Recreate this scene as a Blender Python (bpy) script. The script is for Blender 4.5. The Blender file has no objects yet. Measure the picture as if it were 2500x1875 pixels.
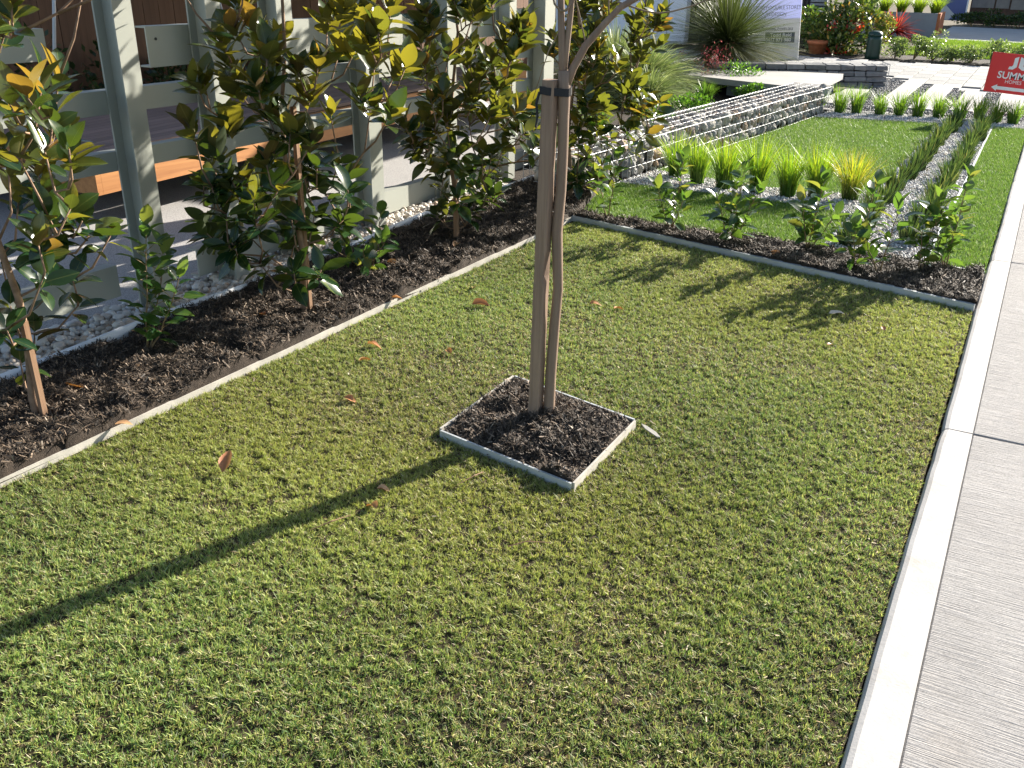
import bpy, math, random
import numpy as np
from mathutils import Vector, Matrix

random.seed(7)
rng = np.random.default_rng(7)
R = math.radians
scene = bpy.context.scene
COL = scene.collection

# ------------------------------------------------------------------ camera, sky, sun, exposure
# World frame: +Y runs along the footpath, +X across it to the right, Z up, metres; the camera is held at 1.6 m.
cam_data = bpy.data.cameras.new('camera')
cam_data.sensor_width = 36.0
cam_data.lens = 33.12
cam_data.clip_start = 0.05
cam_data.clip_end = 2000
cam = bpy.data.objects.new('camera', cam_data)
COL.objects.link(cam)
fw = Vector((-0.43227, 0.79912, -0.41787)); ix = Vector((0.87711, 0.48025, 0.0111)); iy = Vector((0.20955, -0.36172, -0.90844))
cam.matrix_world = Matrix(((ix.x, -iy.x, -fw.x, 0), (ix.y, -iy.y, -fw.y, 0), (ix.z, -iy.z, -fw.z, 1.6), (0, 0, 0, 1)))
scene.camera = cam

SUN_EL, SUN_AZ = R(23.0), R(21.5)          # azimuth from +Y towards +X
SKY_STRENGTH, SUN_STRENGTH, EXPOSURE = 0.070, 5.0, 1.80
world = bpy.data.worlds.new('World'); scene.world = world; world.use_nodes = True
wn = world.node_tree.nodes; wl = world.node_tree.links
sky = wn.new('ShaderNodeTexSky'); sky.sky_type = 'NISHITA'; sky.sun_disc = False
sky.sun_elevation = SUN_EL; sky.sun_rotation = SUN_AZ; sky.air_density = 1.0; sky.dust_density = 1.0; sky.ozone_density = 1.0
wl.new(sky.outputs[0], wn['Background'].inputs[0]); wn['Background'].inputs[1].default_value = SKY_STRENGTH
sd = bpy.data.lights.new('sun', 'SUN'); sd.energy = SUN_STRENGTH; sd.angle = R(0.53); sd.color = (1.0, 0.93, 0.82)
so = bpy.data.objects.new('sun', sd); COL.objects.link(so)
S = Vector((math.sin(SUN_AZ) * math.cos(SUN_EL), math.cos(SUN_AZ) * math.cos(SUN_EL), math.sin(SUN_EL)))
so.rotation_euler = S.to_track_quat('Z', 'Y').to_euler(); so.location = S * 40
vs = scene.view_settings
vs.view_transform = 'Standard'; vs.look = 'None'; vs.gamma = 1.0; vs.use_curve_mapping = False; vs.exposure = EXPOSURE
scene.cycles.max_bounces = 6
scene.cycles.transparent_max_bounces = 8

# ------------------------------------------------------------------ material helpers
class NT:
    def __init__(self, name):
        self.m = bpy.data.materials.new(name); self.m.use_nodes = True
        self.t = self.m.node_tree; self.n = self.t.nodes; self.l = self.t.links
        self.b = self.n['Principled BSDF']; self.out = self.n['Material Output']
    def node(self, kind, **kw):
        x = self.n.new('ShaderNode' + kind)
        for k, v in kw.items(): setattr(x, k, v)
        return x
    def link(self, a, b): self.l.new(a, b)
    def coords(self, scale=(1, 1, 1), kind='Object', rot=(0, 0, 0)):
        tc = self.node('TexCoord'); mp = self.node('Mapping')
        mp.inputs['Scale'].default_value = scale; mp.inputs['Rotation'].default_value = rot
        self.link(tc.outputs[kind], mp.inputs[0]); return mp.outputs[0]
    def noise(self, vec, scale=5, detail=4, rough=0.55, dist=0.0):
        x = self.node('TexNoise'); x.inputs['Scale'].default_value = scale; x.inputs['Detail'].default_value = detail
        x.inputs['Roughness'].default_value = rough; x.inputs['Distortion'].default_value = dist
        self.link(vec, x.inputs['Vector']); return x.outputs['Fac']
    def ramp(self, fac, stops, interp='LINEAR'):
        x = self.node('ValToRGB'); x.color_ramp.interpolation = interp; e = x.color_ramp.elements
        while len(e) < len(stops): e.new(0.5)
        for el, (p, c) in zip(e, stops): el.position = p; el.color = (*c, 1) if len(c) == 3 else c
        self.link(fac, x.inputs[0]); return x.outputs[0]
    def mix(self, fac, a, b, mode='MIX'):
        x = self.node('Mix', data_type='RGBA', blend_type=mode)
        for sock, v in ((x.inputs[0], fac), (x.inputs[6], a), (x.inputs[7], b)):
            if hasattr(v, 'links') or hasattr(v, 'is_linked'): self.link(v, sock)
            elif isinstance(v, (int, float)): sock.default_value = v
            else: sock.default_value = (*v, 1) if len(v) == 3 else v
        return x.outputs[2]
    def bump(self, h, strength=0.3, dist=0.01):
        x = self.node('Bump'); x.inputs['Strength'].default_value = strength; x.inputs['Distance'].default_value = dist
        self.link(h, x.inputs['Height']); self.link(x.outputs[0], self.b.inputs['Normal']); return x
    def rough(self, v): self.b.inputs['Roughness'].default_value = v
    def spec(self, v): self.b.inputs['Specular IOR Level'].default_value = v
    def color(self, v):
        if hasattr(v, 'is_linked'): self.link(v, self.b.inputs['Base Color'])
        else: self.b.inputs['Base Color'].default_value = (*v, 1)

MATS = {}
def M(k): return MATS[k]
def reg(k, nt): MATS[k] = nt.m; return nt.m

def mat_plain(k, col, rough=0.6, spec=0.4, var=0.12, scale=8, bump=0.0, metal=0.0):
    n = NT(k); v = n.coords(); f = n.noise(v, scale, 5)
    lo = tuple(c * (1 - var) for c in col); hi = tuple(min(1, c * (1 + var)) for c in col)
    n.color(n.ramp(f, [(0.3, lo), (0.7, hi)])); n.rough(rough); n.spec(spec); n.b.inputs['Metallic'].default_value = metal
    if bump: n.bump(n.noise(v, scale * 12, 4), bump, 0.004)
    return reg(k, n)

def mat_attr(k, rough=0.6, spec=0.3, trans=0.0, tint=(1, 1, 1)):
    """colour from the mesh attribute 'col'; trans = share of light let through (leaf blades)"""
    n = NT(k); a = n.node('Attribute', attribute_name='col')
    n.link(a.outputs['Color'], n.b.inputs['Base Color']); n.rough(rough); n.spec(spec)
    if trans:
        t = n.node('BsdfTranslucent'); n.link(n.mix(1.0, a.outputs['Color'], tint, 'MULTIPLY'), t.inputs['Color'])
        x = n.node('MixShader'); x.inputs[0].default_value = trans
        n.link(n.b.outputs[0], x.inputs[1]); n.link(t.outputs[0], x.inputs[2]); n.link(x.outputs[0], n.out.inputs['Surface'])
    return reg(k, n)

def mat_leaf(k, top, under, trans_col, trans, rough_top=0.28):
    """two-sided leaf: glossy upper face, felted underside, some light let through; random tone for each leaf"""
    n = NT(k); oi = n.node('ObjectInfo'); g = n.node('NewGeometry')
    v = n.coords((1, 1, 1)); f = n.noise(v, 9, 3)
    r = oi.outputs['Random']
    ct = n.ramp(r, top); cu = n.ramp(r, under)
    # the midrib: a pale line along the leaf's axis
    sx = n.node('SeparateXYZ'); n.link(v, sx.inputs[0]); ab = n.node('Math', operation='ABSOLUTE'); n.link(sx.outputs['Y'], ab.inputs[0])
    lt = n.node('Math', operation='LESS_THAN'); n.link(ab.outputs[0], lt.inputs[0]); lt.inputs[1].default_value = 0.012
    mt = n.node('Math', operation='MULTIPLY'); n.link(lt.outputs[0], mt.inputs[0]); mt.inputs[1].default_value = 0.35
    ct = n.mix(mt.outputs[0], ct, (0.22, 0.25, 0.06)); cu = n.mix(mt.outputs[0], cu, (0.34, 0.26, 0.10))
    base = n.mix(g.outputs['Backfacing'], ct, cu)
    base = n.mix(0.35, base, n.ramp(f, [(0.35, (0.55, 0.55, 0.55)), (0.7, (1, 1, 1))]), 'MULTIPLY')
    n.color(base)
    rr = n.node('MapRange'); n.link(g.outputs['Backfacing'], rr.inputs[0]); rr.inputs[3].default_value = rough_top; rr.inputs[4].default_value = 0.6
    n.link(rr.outputs[0], n.b.inputs['Roughness']); n.spec(0.5)
    t = n.node('BsdfTranslucent'); n.link(n.ramp(r, trans_col), t.inputs['Color'])
    x = n.node('MixShader'); x.inputs[0].default_value = trans
    n.link(n.b.outputs[0], x.inputs[1]); n.link(t.outputs[0], x.inputs[2]); n.link(x.outputs[0], n.out.inputs['Surface'])
    return reg(k, n)

def mat_wood(k, c0, c1, axis='Z', scale=1.0, rough=0.75, spec=0.25, jitter=True, bump=0.25):
    n = NT(k); sc = {'X': (2, 45, 45), 'Y': (45, 2, 45), 'Z': (45, 45, 2)}[axis]
    v = n.coords(tuple(s * scale for s in sc)); f = n.noise(v, 1.0, 6, 0.6, 0.3)
    c = n.ramp(f, [(0.25, c0), (0.75, c1)])
    if jitter:
        oi = n.node('ObjectInfo'); c = n.mix(0.45, c, n.ramp(oi.outputs['Random'], [(0, (0.55, 0.55, 0.55)), (1, (1.25, 1.22, 1.2))]), 'MULTIPLY')
    n.color(c); n.rough(rough); n.spec(spec); n.bump(f, bump, 0.003)
    return reg(k, n)

def mat_random(k, stops, rough=0.6, bump=0.0, bscale=30, spec=0.3):
    """tone picked for each object from its own random number"""
    n = NT(k); oi = n.node('ObjectInfo'); v = n.coords(); f = n.noise(v, bscale, 4)
    c = n.mix(0.5, n.ramp(oi.outputs['Random'], stops), n.ramp(f, [(0.3, (0.6, 0.6, 0.6)), (0.7, (1.1, 1.1, 1.1))]), 'MULTIPLY')
    n.color(c); n.rough(rough); n.spec(spec)
    if bump: n.bump(f, bump, 0.01)
    return reg(k, n)

def sheer(k, col, share):
    """thin printed board or cloth that lets some sunlight through"""
    n = NT(k); f = n.noise(n.coords(), 3, 3); n.color(n.ramp(f, [(0.3, tuple(c * 0.95 for c in col)), (0.7, col)])); n.rough(0.5)
    t = n.node('BsdfTranslucent'); t.inputs[0].default_value = (*col, 1); x = n.node('MixShader'); x.inputs[0].default_value = share
    n.link(n.b.outputs[0], x.inputs[1]); n.link(t.outputs[0], x.inputs[2]); n.link(x.outputs[0], n.out.inputs['Surface']); return reg(k, n)

# ---- the materials
def build_materials():
    # broom-finished path and its trowelled margin
    n = NT('path_concrete'); v = n.coords(); vl = n.coords((6, 260, 6))
    f = n.noise(v, 2.5, 6, 0.6); lines = n.noise(vl, 1.0, 3, 0.6); fine = n.noise(v, 180, 3)
    c = n.ramp(f, [(0.3, (0.255, 0.244, 0.237)), (0.7, (0.31, 0.298, 0.289))])
    c = n.mix(0.55, c, n.ramp(lines, [(0.34, (0.60, 0.59, 0.58)), (0.58, (1.06, 1.06, 1.06))]), 'MULTIPLY')
    c = n.mix(0.6, c, n.ramp(fine, [(0.33, (0.6, 0.6, 0.6)), (0.55, (1.05, 1.05, 1.05))]), 'MULTIPLY')
    st = n.noise(n.coords((1, 0.6, 1)), 1.3, 3, 0.5); c = n.mix(n.ramp(st, [(0.58, (0, 0, 0)), (0.78, (0.5, 0.5, 0.5))]), c, (0.29, 0.245, 0.20))
    n.color(c); n.rough(0.85); n.spec(0.25); n.bump(lines, 1.0, 0.005); reg('path_concrete', n)
    n = NT('path_margin'); v = n.coords(); f = n.noise(v, 6, 6, 0.65); fine = n.noise(v, 120, 4)
    c = n.ramp(f, [(0.25, (0.29, 0.275, 0.26)), (0.5, (0.375, 0.36, 0.345)), (0.75, (0.42, 0.408, 0.393))])
    c = n.mix(n.ramp(n.noise(v, 3.1, 5, 0.7), [(0.56, (0, 0, 0)), (0.70, (0.75, 0.75, 0.75))]), c, (0.27, 0.235, 0.20))
    c = n.mix(0.3, c, n.ramp(fine, [(0.3, (0.75, 0.75, 0.75)), (0.55, (1.03, 1.03, 1.03))]), 'MULTIPLY')
    n.color(c); n.rough(0.75); n.spec(0.3); n.bump(fine, 0.25, 0.003); reg('path_margin', n)
    mat_plain('earth', (0.10, 0.085, 0.06), 0.95, 0.1, 0.3, 5, 0.5)
    mat_plain('lawn_soil', (0.042, 0.034, 0.02), 0.95, 0.1, 0.35, 9, 0.6)
    n = NT('mulch'); v = n.coords(); f = n.noise(v, 28, 8, 0.7); f2 = n.noise(v, 160, 4, 0.7)
    c = n.ramp(f, [(0.3, (0.016, 0.012, 0.009)), (0.6, (0.046, 0.034, 0.025)), (0.8, (0.085, 0.064, 0.046))])
    n.color(c); n.rough(0.9); n.spec(0.25); n.bump(f2, 0.8, 0.01); reg('mulch', n)
    mat_attr('fibre', 0.7, 0.35)
    mat_attr('grass', 0.55, 0.25, 0.38, (1.18, 1.18, 0.85))
    mat_attr('turf', 0.5, 0.3, 0.3, (1.1, 1.15, 0.8))
    mat_attr('strap', 0.4, 0.4, 0.42, (1.35, 1.4, 0.6))
    mat_attr('strap_dark', 0.5, 0.25, 0.22, (1.2, 1.2, 0.7))
    mat_attr('needle', 0.4, 0.4, 0.25, (1.2, 1.2, 0.8))
    mat_attr('petal', 0.6, 0.2, 0.3)
    mat_attr('bush', 0.32, 0.5, 0.3, (1.3, 1.35, 0.6))
    mat_attr('stone', 0.7, 0.3)
    mat_plain('turf_base', (0.07, 0.13, 0.03), 0.9, 0.1, 0.25, 14, 0.4)
    # exposed aggregate drive
    n = NT('aggregate'); v = n.coords(); f = n.noise(v, 140, 3, 0.7); g = n.noise(v, 1.2, 4)
    c = n.mix(0.5, n.ramp(f, [(0.35, (0.17, 0.165, 0.16)), (0.5, (0.30, 0.29, 0.28)), (0.66, (0.44, 0.42, 0.40))]), n.ramp(g, [(0.3, (0.8, 0.8, 0.8)), (0.7, (1.08, 1.08, 1.08))]), 'MULTIPLY')
    n.color(c); n.rough(0.85); n.bump(f, 0.5, 0.005); reg('aggregate', n)
    mat_random('paver', [(0, (0.22, 0.22, 0.213)), (0.5, (0.27, 0.266, 0.256)), (1, (0.31, 0.304, 0.296))], 0.85, 0.3, 60)
    mat_plain('paver_joint', (0.44, 0.43, 0.41), 0.9, 0.2, 0.08, 20)
    mat_plain('pale_concrete', (0.33, 0.322, 0.31), 0.8, 0.25, 0.08, 3, 0.15)
    mat_plain('galvanised', (0.46, 0.48, 0.49), 0.5, 0.5, 0.14, 7, 0.1, 0.35)
    mat_plain('wire', (0.42, 0.43, 0.44), 0.55, 0.4, 0.1, 9, 0, 0.2)
    mat_plain('pale_edging', (0.40, 0.375, 0.33), 0.7, 0.3, 0.16, 14, 0.2)
    mat_plain('white_edging', (0.66, 0.68, 0.71), 0.4, 0.5, 0.06, 4)
    n = NT('steel_paint'); v = n.coords(); f = n.noise(v, 3, 5); d = n.noise(n.coords((9, 9, 1.2)), 3, 5, 0.7)
    c = n.ramp(f, [(0.3, (0.285, 0.297, 0.262)), (0.7, (0.312, 0.323, 0.286))])
    c = n.mix(n.ramp(d, [(0.62, (0, 0, 0)), (0.8, (0.35, 0.35, 0.35))]), c, (0.25, 0.25, 0.21))
    n.color(c); n.rough(0.42); n.spec(0.4); n.bump(n.noise(v, 60, 3), 0.06, 0.002); reg('steel_paint', n)
    mat_wood('stake_wood', (0.175, 0.115, 0.082), (0.335, 0.235, 0.172), 'Z', 1.3, jitter=False, bump=0.6)
    mat_wood('bark', (0.155, 0.102, 0.073), (0.29, 0.205, 0.15), 'Z', 1.0, jitter=False, bump=0.7)
    mat_wood('twig', (0.16, 0.115, 0.075), (0.27, 0.20, 0.13), 'Z', 1.0, jitter=False)
    mat_plain('magnolia_bark', (0.23, 0.15, 0.10), 0.8, 0.2, 0.35, 30, 0.4)
    mat_plain('camellia_stem', (0.20, 0.14, 0.07), 0.7, 0.2, 0.3, 40)
    mat_wood('garden_stake', (0.17, 0.095, 0.055), (0.29, 0.18, 0.11), 'Z', 1.5, jitter=False)
    mat_wood('deck_board', (0.16, 0.115, 0.10), (0.29, 0.22, 0.195), 'Y', 0.8)
    mat_wood('deck_fascia', (0.30, 0.12, 0.04), (0.52, 0.25, 0.09), 'Y', 0.6, 0.5, 0.4)
    mat_wood('cladding', (0.095, 0.05, 0.03), (0.17, 0.092, 0.055), 'Z', 0.5)
    mat_plain('black_rubber', (0.012, 0.013, 0.018), 0.6, 0.4, 0.2, 20)
    mat_plain('dark_paint', (0.02, 0.021, 0.024), 0.5, 0.4, 0.2, 4)
    mat_plain('shade_roof_sheet', (0.30, 0.31, 0.32), 0.5, 0.4, 0.06, 4)
    mat_plain('white_render', (0.70, 0.70, 0.74), 0.8, 0.25, 0.05, 3, 0.1)
    sheer('banner_top', (0.66, 0.69, 0.90), 0.35); sheer('banner_low', (0.60, 0.61, 0.62), 0.3)
    mat_plain('banner_text', (0.17, 0.18, 0.22), 0.6, 0.3, 0.05, 9)
    mat_plain('banner_box', (0.09, 0.10, 0.125), 0.6, 0.3, 0.05, 9)
    sheer('sign_red', (0.56, 0.045, 0.05), 0.22)
    mat_plain('sign_white', (0.78, 0.77, 0.78), 0.5, 0.4, 0.03, 5)
    mat_plain('bollard_green', (0.008, 0.035, 0.024), 0.38, 0.5, 0.2, 12, 0.1)
    mat_plain('terracotta', (0.36, 0.12, 0.05), 0.75, 0.3, 0.18, 14, 0.2)
    mat_plain('planter_grey', (0.22, 0.24, 0.26), 0.7, 0.3, 0.08, 5)
    mat_plain('hoarding_blue', (0.08, 0.10, 0.24), 0.5, 0.4, 0.25, 1.2)
    mat_plain('brick_brown', (0.085, 0.05, 0.035), 0.85, 0.2, 0.25, 18, 0.3)
    mat_plain('wall_panel', (0.20, 0.18, 0.16), 0.7, 0.3, 0.15, 6)
    mat_plain('grass_trunk', (0.014, 0.012, 0.010), 0.9, 0.2, 0.4, 40, 0.8)
    mat_random('pebble', [(0, (0.40, 0.34, 0.28)), (0.3, (0.58, 0.52, 0.45)), (0.6, (0.68, 0.65, 0.60)), (0.85, (0.50, 0.38, 0.28)), (1, (0.70, 0.68, 0.66))], 0.45, 0.1, 40, 0.4)
    mat_random('gabion_stone', [(0, (0.15, 0.15, 0.16)), (0.25, (0.36, 0.335, 0.30)), (0.5, (0.45, 0.42, 0.37)), (0.75, (0.25, 0.25, 0.26)), (0.93, (0.36, 0.23, 0.14)), (1, (0.50, 0.475, 0.44))], 0.85, 0.6, 22)
    mat_random('ledge_stone', [(0, (0.14, 0.145, 0.15)), (0.5, (0.20, 0.20, 0.205)), (1, (0.27, 0.265, 0.26))], 0.85, 0.6, 18)
    mat_leaf('magnolia_leaf', [(0, (0.014, 0.040, 0.013)), (0.5, (0.026, 0.060, 0.016)), (1, (0.060, 0.085, 0.018))],
             [(0, (0.14, 0.070, 0.028)), (0.25, (0.09, 0.085, 0.028)), (0.75, (0.08, 0.09, 0.030)), (1, (0.15, 0.08, 0.03))],
             [(0, (0.07, 0.12, 0.012)), (0.5, (0.21, 0.215, 0.018)), (0.8, (0.36, 0.30, 0.022)), (1, (0.40, 0.21, 0.03))], 0.36, 0.22)
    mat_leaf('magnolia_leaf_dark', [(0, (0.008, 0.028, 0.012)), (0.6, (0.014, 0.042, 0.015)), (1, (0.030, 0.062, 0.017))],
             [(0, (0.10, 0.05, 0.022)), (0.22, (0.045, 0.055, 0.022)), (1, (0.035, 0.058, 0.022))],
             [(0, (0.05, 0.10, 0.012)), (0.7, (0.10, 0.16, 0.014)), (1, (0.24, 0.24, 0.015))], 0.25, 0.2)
    mat_leaf('camellia_leaf', [(0, (0.012, 0.040, 0.012)), (0.6, (0.022, 0.066, 0.017)), (1, (0.05, 0.10, 0.022))],
             [(0, (0.055, 0.11, 0.035)), (1, (0.10, 0.15, 0.045))], [(0, (0.11, 0.24, 0.025)), (0.8, (0.21, 0.34, 0.035)), (1, (0.42, 0.40, 0.05))], 0.33, 0.2)
    mat_leaf('dead_leaf', [(0, (0.48, 0.20, 0.06)), (0.4, (0.56, 0.33, 0.15)), (0.75, (0.40, 0.13, 0.05)), (1, (0.60, 0.40, 0.21))],
             [(0, (0.36, 0.13, 0.04)), (0.5, (0.46, 0.24, 0.10)), (1, (0.30, 0.11, 0.05))], [(0, (0.5, 0.2, 0.04)), (1, (0.6, 0.32, 0.1))], 0.15, 0.5)
    mat_leaf('pale_leaf', [(0, (0.50, 0.42, 0.30)), (1, (0.62, 0.54, 0.42))], [(0, (0.50, 0.40, 0.28)), (1, (0.6, 0.5, 0.36))], [(0, (0.5, 0.4, 0.25)), (1, (0.5, 0.4, 0.25))], 0.1, 0.6)
build_materials()

# ------------------------------------------------------------------ object helpers
def tag(o, label=None, cat=None, group=None, kind=None):
    if label: o['label'] = label
    if cat: o['category'] = cat
    if group: o['group'] = group
    if kind: o['kind'] = kind
    return o
def empty(name, loc=(0, 0, 0), rotz=0.0):
    o = bpy.data.objects.new(name, None); o.location = loc; o.rotation_euler = (0, 0, rotz); o.empty_display_size = 0.1
    COL.objects.link(o); return o
def thing(name, label, cat, loc=(0, 0, 0), group=None, rotz=0.0): return tag(empty(name, loc, rotz), label, cat, group)
def place(name, mesh, parent=None, mat4=None):
    o = bpy.data.objects.new(name, mesh); COL.objects.link(o)
    if parent is not None: o.parent = parent
    if mat4 is not None: o.matrix_basis = mat4
    return o

class MB:
    """collects shapes for ONE mesh"""
    def __init__(self): self.v = []; self.f = []; self.smooth = False
    def add(self, vs, fs):
        k = len(self.v); self.v += [tuple(p) for p in vs]; self.f += [tuple(i + k for i in q) for q in fs]; return self
    def box(self, x0, x1, y0, y1, z0, z1, bev=0.0, top=None):
        if bev <= 0:
            vs = [(x, y, z) for z in (z0, z1) for y in (y0, y1) for x in (x0, x1)]
            return self.add(vs, [(0, 2, 3, 1), (4, 5, 7, 6), (0, 1, 5, 4), (2, 6, 7, 3), (0, 4, 6, 2), (1, 3, 7, 5)])
        b = bev; vs = []
        for z, i in ((z0, 0), (z1 - b, 0), (z1, b)):
            vs += [(x0 + i, y0 + i, z), (x1 - i, y0 + i, z), (x1 - i, y1 - i, z), (x0 + i, y1 - i, z)]
        fs = [(3, 2, 1, 0), (8, 9, 10, 11)]
        for a in (0, 4):
            for j in range(4): fs.append((a + j, a + (j + 1) % 4, a + 4 + (j + 1) % 4, a + 4 + j))
        return self.add(vs, fs)
    def prism(self, poly, z0, z1):
        n = len(poly); vs = [(x, y, z0) for x, y in poly] + [(x, y, z1) for x, y in poly]
        fs = [tuple(range(n - 1, -1, -1)), tuple(range(n, 2 * n))] + [(i, (i + 1) % n, n + (i + 1) % n, n + i) for i in range(n)]
        return self.add(vs, fs)
    def tube(self, pts, rad, sides=6, cap=True):
        pts = [Vector(p) for p in pts]
        if not hasattr(rad, '__len__'): rad = [rad] * len(pts)
        rings = []; prev = None
        for i, p in enumerate(pts):
            d = (pts[min(i + 1, len(pts) - 1)] - pts[max(i - 1, 0)]).normalized()
            a = prev if prev is not None else (Vector((1, 0, 0)) if abs(d.x) < 0.8 else Vector((0, 1, 0)))
            e1 = (a - d * a.dot(d)).normalized(); e2 = d.cross(e1); prev = e1
            rings.append([p + (e1 * math.cos(t) + e2 * math.sin(t)) * rad[i] for t in [2 * math.pi * k / sides for k in range(sides)]])
        vs = [q for r in rings for q in r]; fs = []
        for i in range(len(pts) - 1):
            for k in range(sides): fs.append((i * sides + k, i * sides + (k + 1) % sides, (i + 1) * sides + (k + 1) % sides, (i + 1) * sides + k))
        if cap: fs += [tuple(range(sides - 1, -1, -1)), tuple(range((len(pts) - 1) * sides, len(pts) * sides))]
        return self.add(vs, fs)
    def lathe(self, prof, sides=20):
        vs = [(r * math.cos(2 * math.pi * k / sides), r * math.sin(2 * math.pi * k / sides), z) for r, z in prof for k in range(sides)]
        fs = [(i * sides + k, i * sides + (k + 1) % sides, (i + 1) * sides + (k + 1) % sides, (i + 1) * sides + k) for i in range(len(prof) - 1) for k in range(sides)]
        fs += [tuple(range(sides - 1, -1, -1)), tuple(range((len(prof) - 1) * sides, len(prof) * sides))]
        return self.add(vs, fs)
    def mesh(self, name, mat, smooth=False):
        me = bpy.data.meshes.new(name); me.from_pydata(self.v, [], self.f); me.materials.append(M(mat) if isinstance(mat, str) else mat)
        if smooth: me.polygons.foreach_set('use_smooth', [True] * len(me.polygons))
        me.update(); return me
    def build(self, name, mat, parent=None, smooth=False, mat4=None): return place(name, self.mesh(name, mat, smooth), parent, mat4)

def np_mesh(name, V, loops, starts, mat, cols=None, smooth=False):
    me = bpy.data.meshes.new(name)
    me.vertices.add(len(V)); me.vertices.foreach_set('co', np.ascontiguousarray(V, dtype=np.float32).ravel())
    me.loops.add(len(loops)); me.loops.foreach_set('vertex_index', np.ascontiguousarray(loops, dtype=np.int32))
    me.polygons.add(len(starts)); me.polygons.foreach_set('loop_start', np.ascontiguousarray(starts, dtype=np.int32))
    if smooth: me.polygons.foreach_set('use_smooth', np.ones(len(starts), dtype=bool))
    me.update(calc_edges=True)
    if cols is not None:
        a = me.attributes.new('col', 'FLOAT_COLOR', 'POINT')
        c = np.ones((len(V), 4), dtype=np.float32); c[:, :3] = np.clip(cols, 0, 1); a.data.foreach_set('color', c.ravel())
    me.materials.append(M(mat)); return me

def blade_arrays(P, H, ang, lean, W, c0, c1, seg=2, droop=0.0, power=1.7, twist=0.35, tipw=0.0):
    """grass blades: P base points, H length, ang heading, lean sideways reach / H; c0 base colour and c1 tip colour, one for each blade"""
    n = len(P); H = np.broadcast_to(H, n); lean = np.broadcast_to(lean, n); W = np.broadcast_to(W, n); droop = np.broadcast_to(droop, n)
    d = np.stack([np.cos(ang), np.sin(ang), np.zeros(n)], 1); sa = ang + math.pi / 2 + rng.normal(0, twist, n)
    s = np.stack([np.cos(sa), np.sin(sa), np.zeros(n)], 1)
    vs = []; cs = []
    for i in range(seg + 1):
        t = i / seg; c = P + d * (lean * H * t ** power)[:, None]; c = c.copy(); c[:, 2] += H * (t - droop * t * t)
        col = c0 + (c1 - c0) * t
        if i < seg:
            w = W * (1.0 if i == 0 else (1 - t ** 2 * 0.6)) * 0.5
            vs += [c - s * w[:, None], c + s * w[:, None]]; cs += [col, col]
        else: vs.append(c); cs.append(col)
    k = 2 * seg + 1
    V = np.stack(vs, 1).reshape(-1, 3); C = np.stack(cs, 1).reshape(-1, 3)
    base = (np.arange(n) * k)[:, None]; lp = []
    for i in range(seg - 1): lp.append(base + np.array([[2 * i, 2 * i + 1, 2 * i + 3, 2 * i + 2]]))
    lp.append(base + np.array([[2 * seg - 2, 2 * seg - 1, 2 * seg]]))
    L = np.concatenate(lp, 1); per = L.shape[1]
    st = (np.arange(n) * per)[:, None] + np.array([[4 * i for i in range(seg)]])
    return V, L.ravel(), st.ravel(), C
def blades(name, mat, *a, **k):
    V, L, st, C = blade_arrays(*a, **k); return np_mesh(name, V, L, st, mat, C)

def chips(name, mat, P, L, W, C, tilt=0.35):
    """loose flat strips lying about (mulch fibres, leaf litter)"""
    n = len(P); a = rng.uniform(0, 2 * math.pi, n); e = rng.normal(0.1, tilt, n)
    d = np.stack([np.cos(a) * np.cos(e), np.sin(a) * np.cos(e), np.sin(e)], 1); s = np.stack([-np.sin(a), np.cos(a), rng.normal(0, 0.4, n)], 1)
    hl = (L * 0.5)[:, None]; hw = (W * 0.5)[:, None]
    V = np.stack([P - d * hl - s * hw, P - d * hl + s * hw, P + d * hl + s * hw, P + d * hl - s * hw], 1).reshape(-1, 3)
    return np_mesh(name, V, np.arange(4 * n), np.arange(n) * 4, mat, np.repeat(C, 4, 0))

def ico(sub=1):
    import bmesh
    b = bmesh.new(); bmesh.ops.create_icosphere(b, subdivisions=sub, radius=1.0)
    v = np.array([p.co[:] for p in b.verts]); f = np.array([[p.index for p in q.verts] for q in b.faces]); b.free(); return v, f
ICO1 = ico(1); ICO2 = ico(2)
def rock_mesh(name, mat, seed, rough=0.25, sub=2, flat=False):
    r = np.random.default_rng(seed); v, f = ICO2 if sub == 2 else ICO1
    v = v.copy()
    for _ in range(7):
        d = r.normal(size=3); d /= np.linalg.norm(d); o = r.uniform(0.55, 0.9); t = v @ d; cut = t > o
        v[cut] -= np.outer(t[cut] - o, d)
    v += r.normal(0, rough * 0.12, v.shape)
    me = bpy.data.meshes.new(name); me.from_pydata(v.tolist(), [], f.tolist()); me.materials.append(M(mat))
    if not flat: me.polygons.foreach_set('use_smooth', [True] * len(f))
    me.update(); return me
def stones_mesh(name, mat, P, S, C, sub=1):
    """many small loose stones joined (too many to pick apart)"""
    v, f = ICO1 if sub == 1 else ICO2; n = len(P); q = rng.normal(size=(n, 4)); q /= np.linalg.norm(q, axis=1)[:, None]
    w, x, y, z = q.T
    Rm = np.stack([np.stack([1 - 2 * (y * y + z * z), 2 * (x * y - z * w), 2 * (x * z + y * w)], 1), np.stack([2 * (x * y + z * w), 1 - 2 * (x * x + z * z), 2 * (y * z - x * w)], 1), np.stack([2 * (x * z - y * w), 2 * (y * z + x * w), 1 - 2 * (x * x + y * y)], 1)], 1)
    vv = v[None] * rng.uniform(0.65, 1.2, (n, 1, 3)); V = np.einsum('nij,nkj->nki', Rm, vv) * S[:, None, None] + P[:, None, :]
    L = (f[None] + (np.arange(n) * len(v))[:, None, None]).ravel()
    return np_mesh(name, V.reshape(-1, 3), L, np.arange(n * len(f)) * 3, mat, np.repeat(C, len(v), 0), smooth=True)

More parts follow.
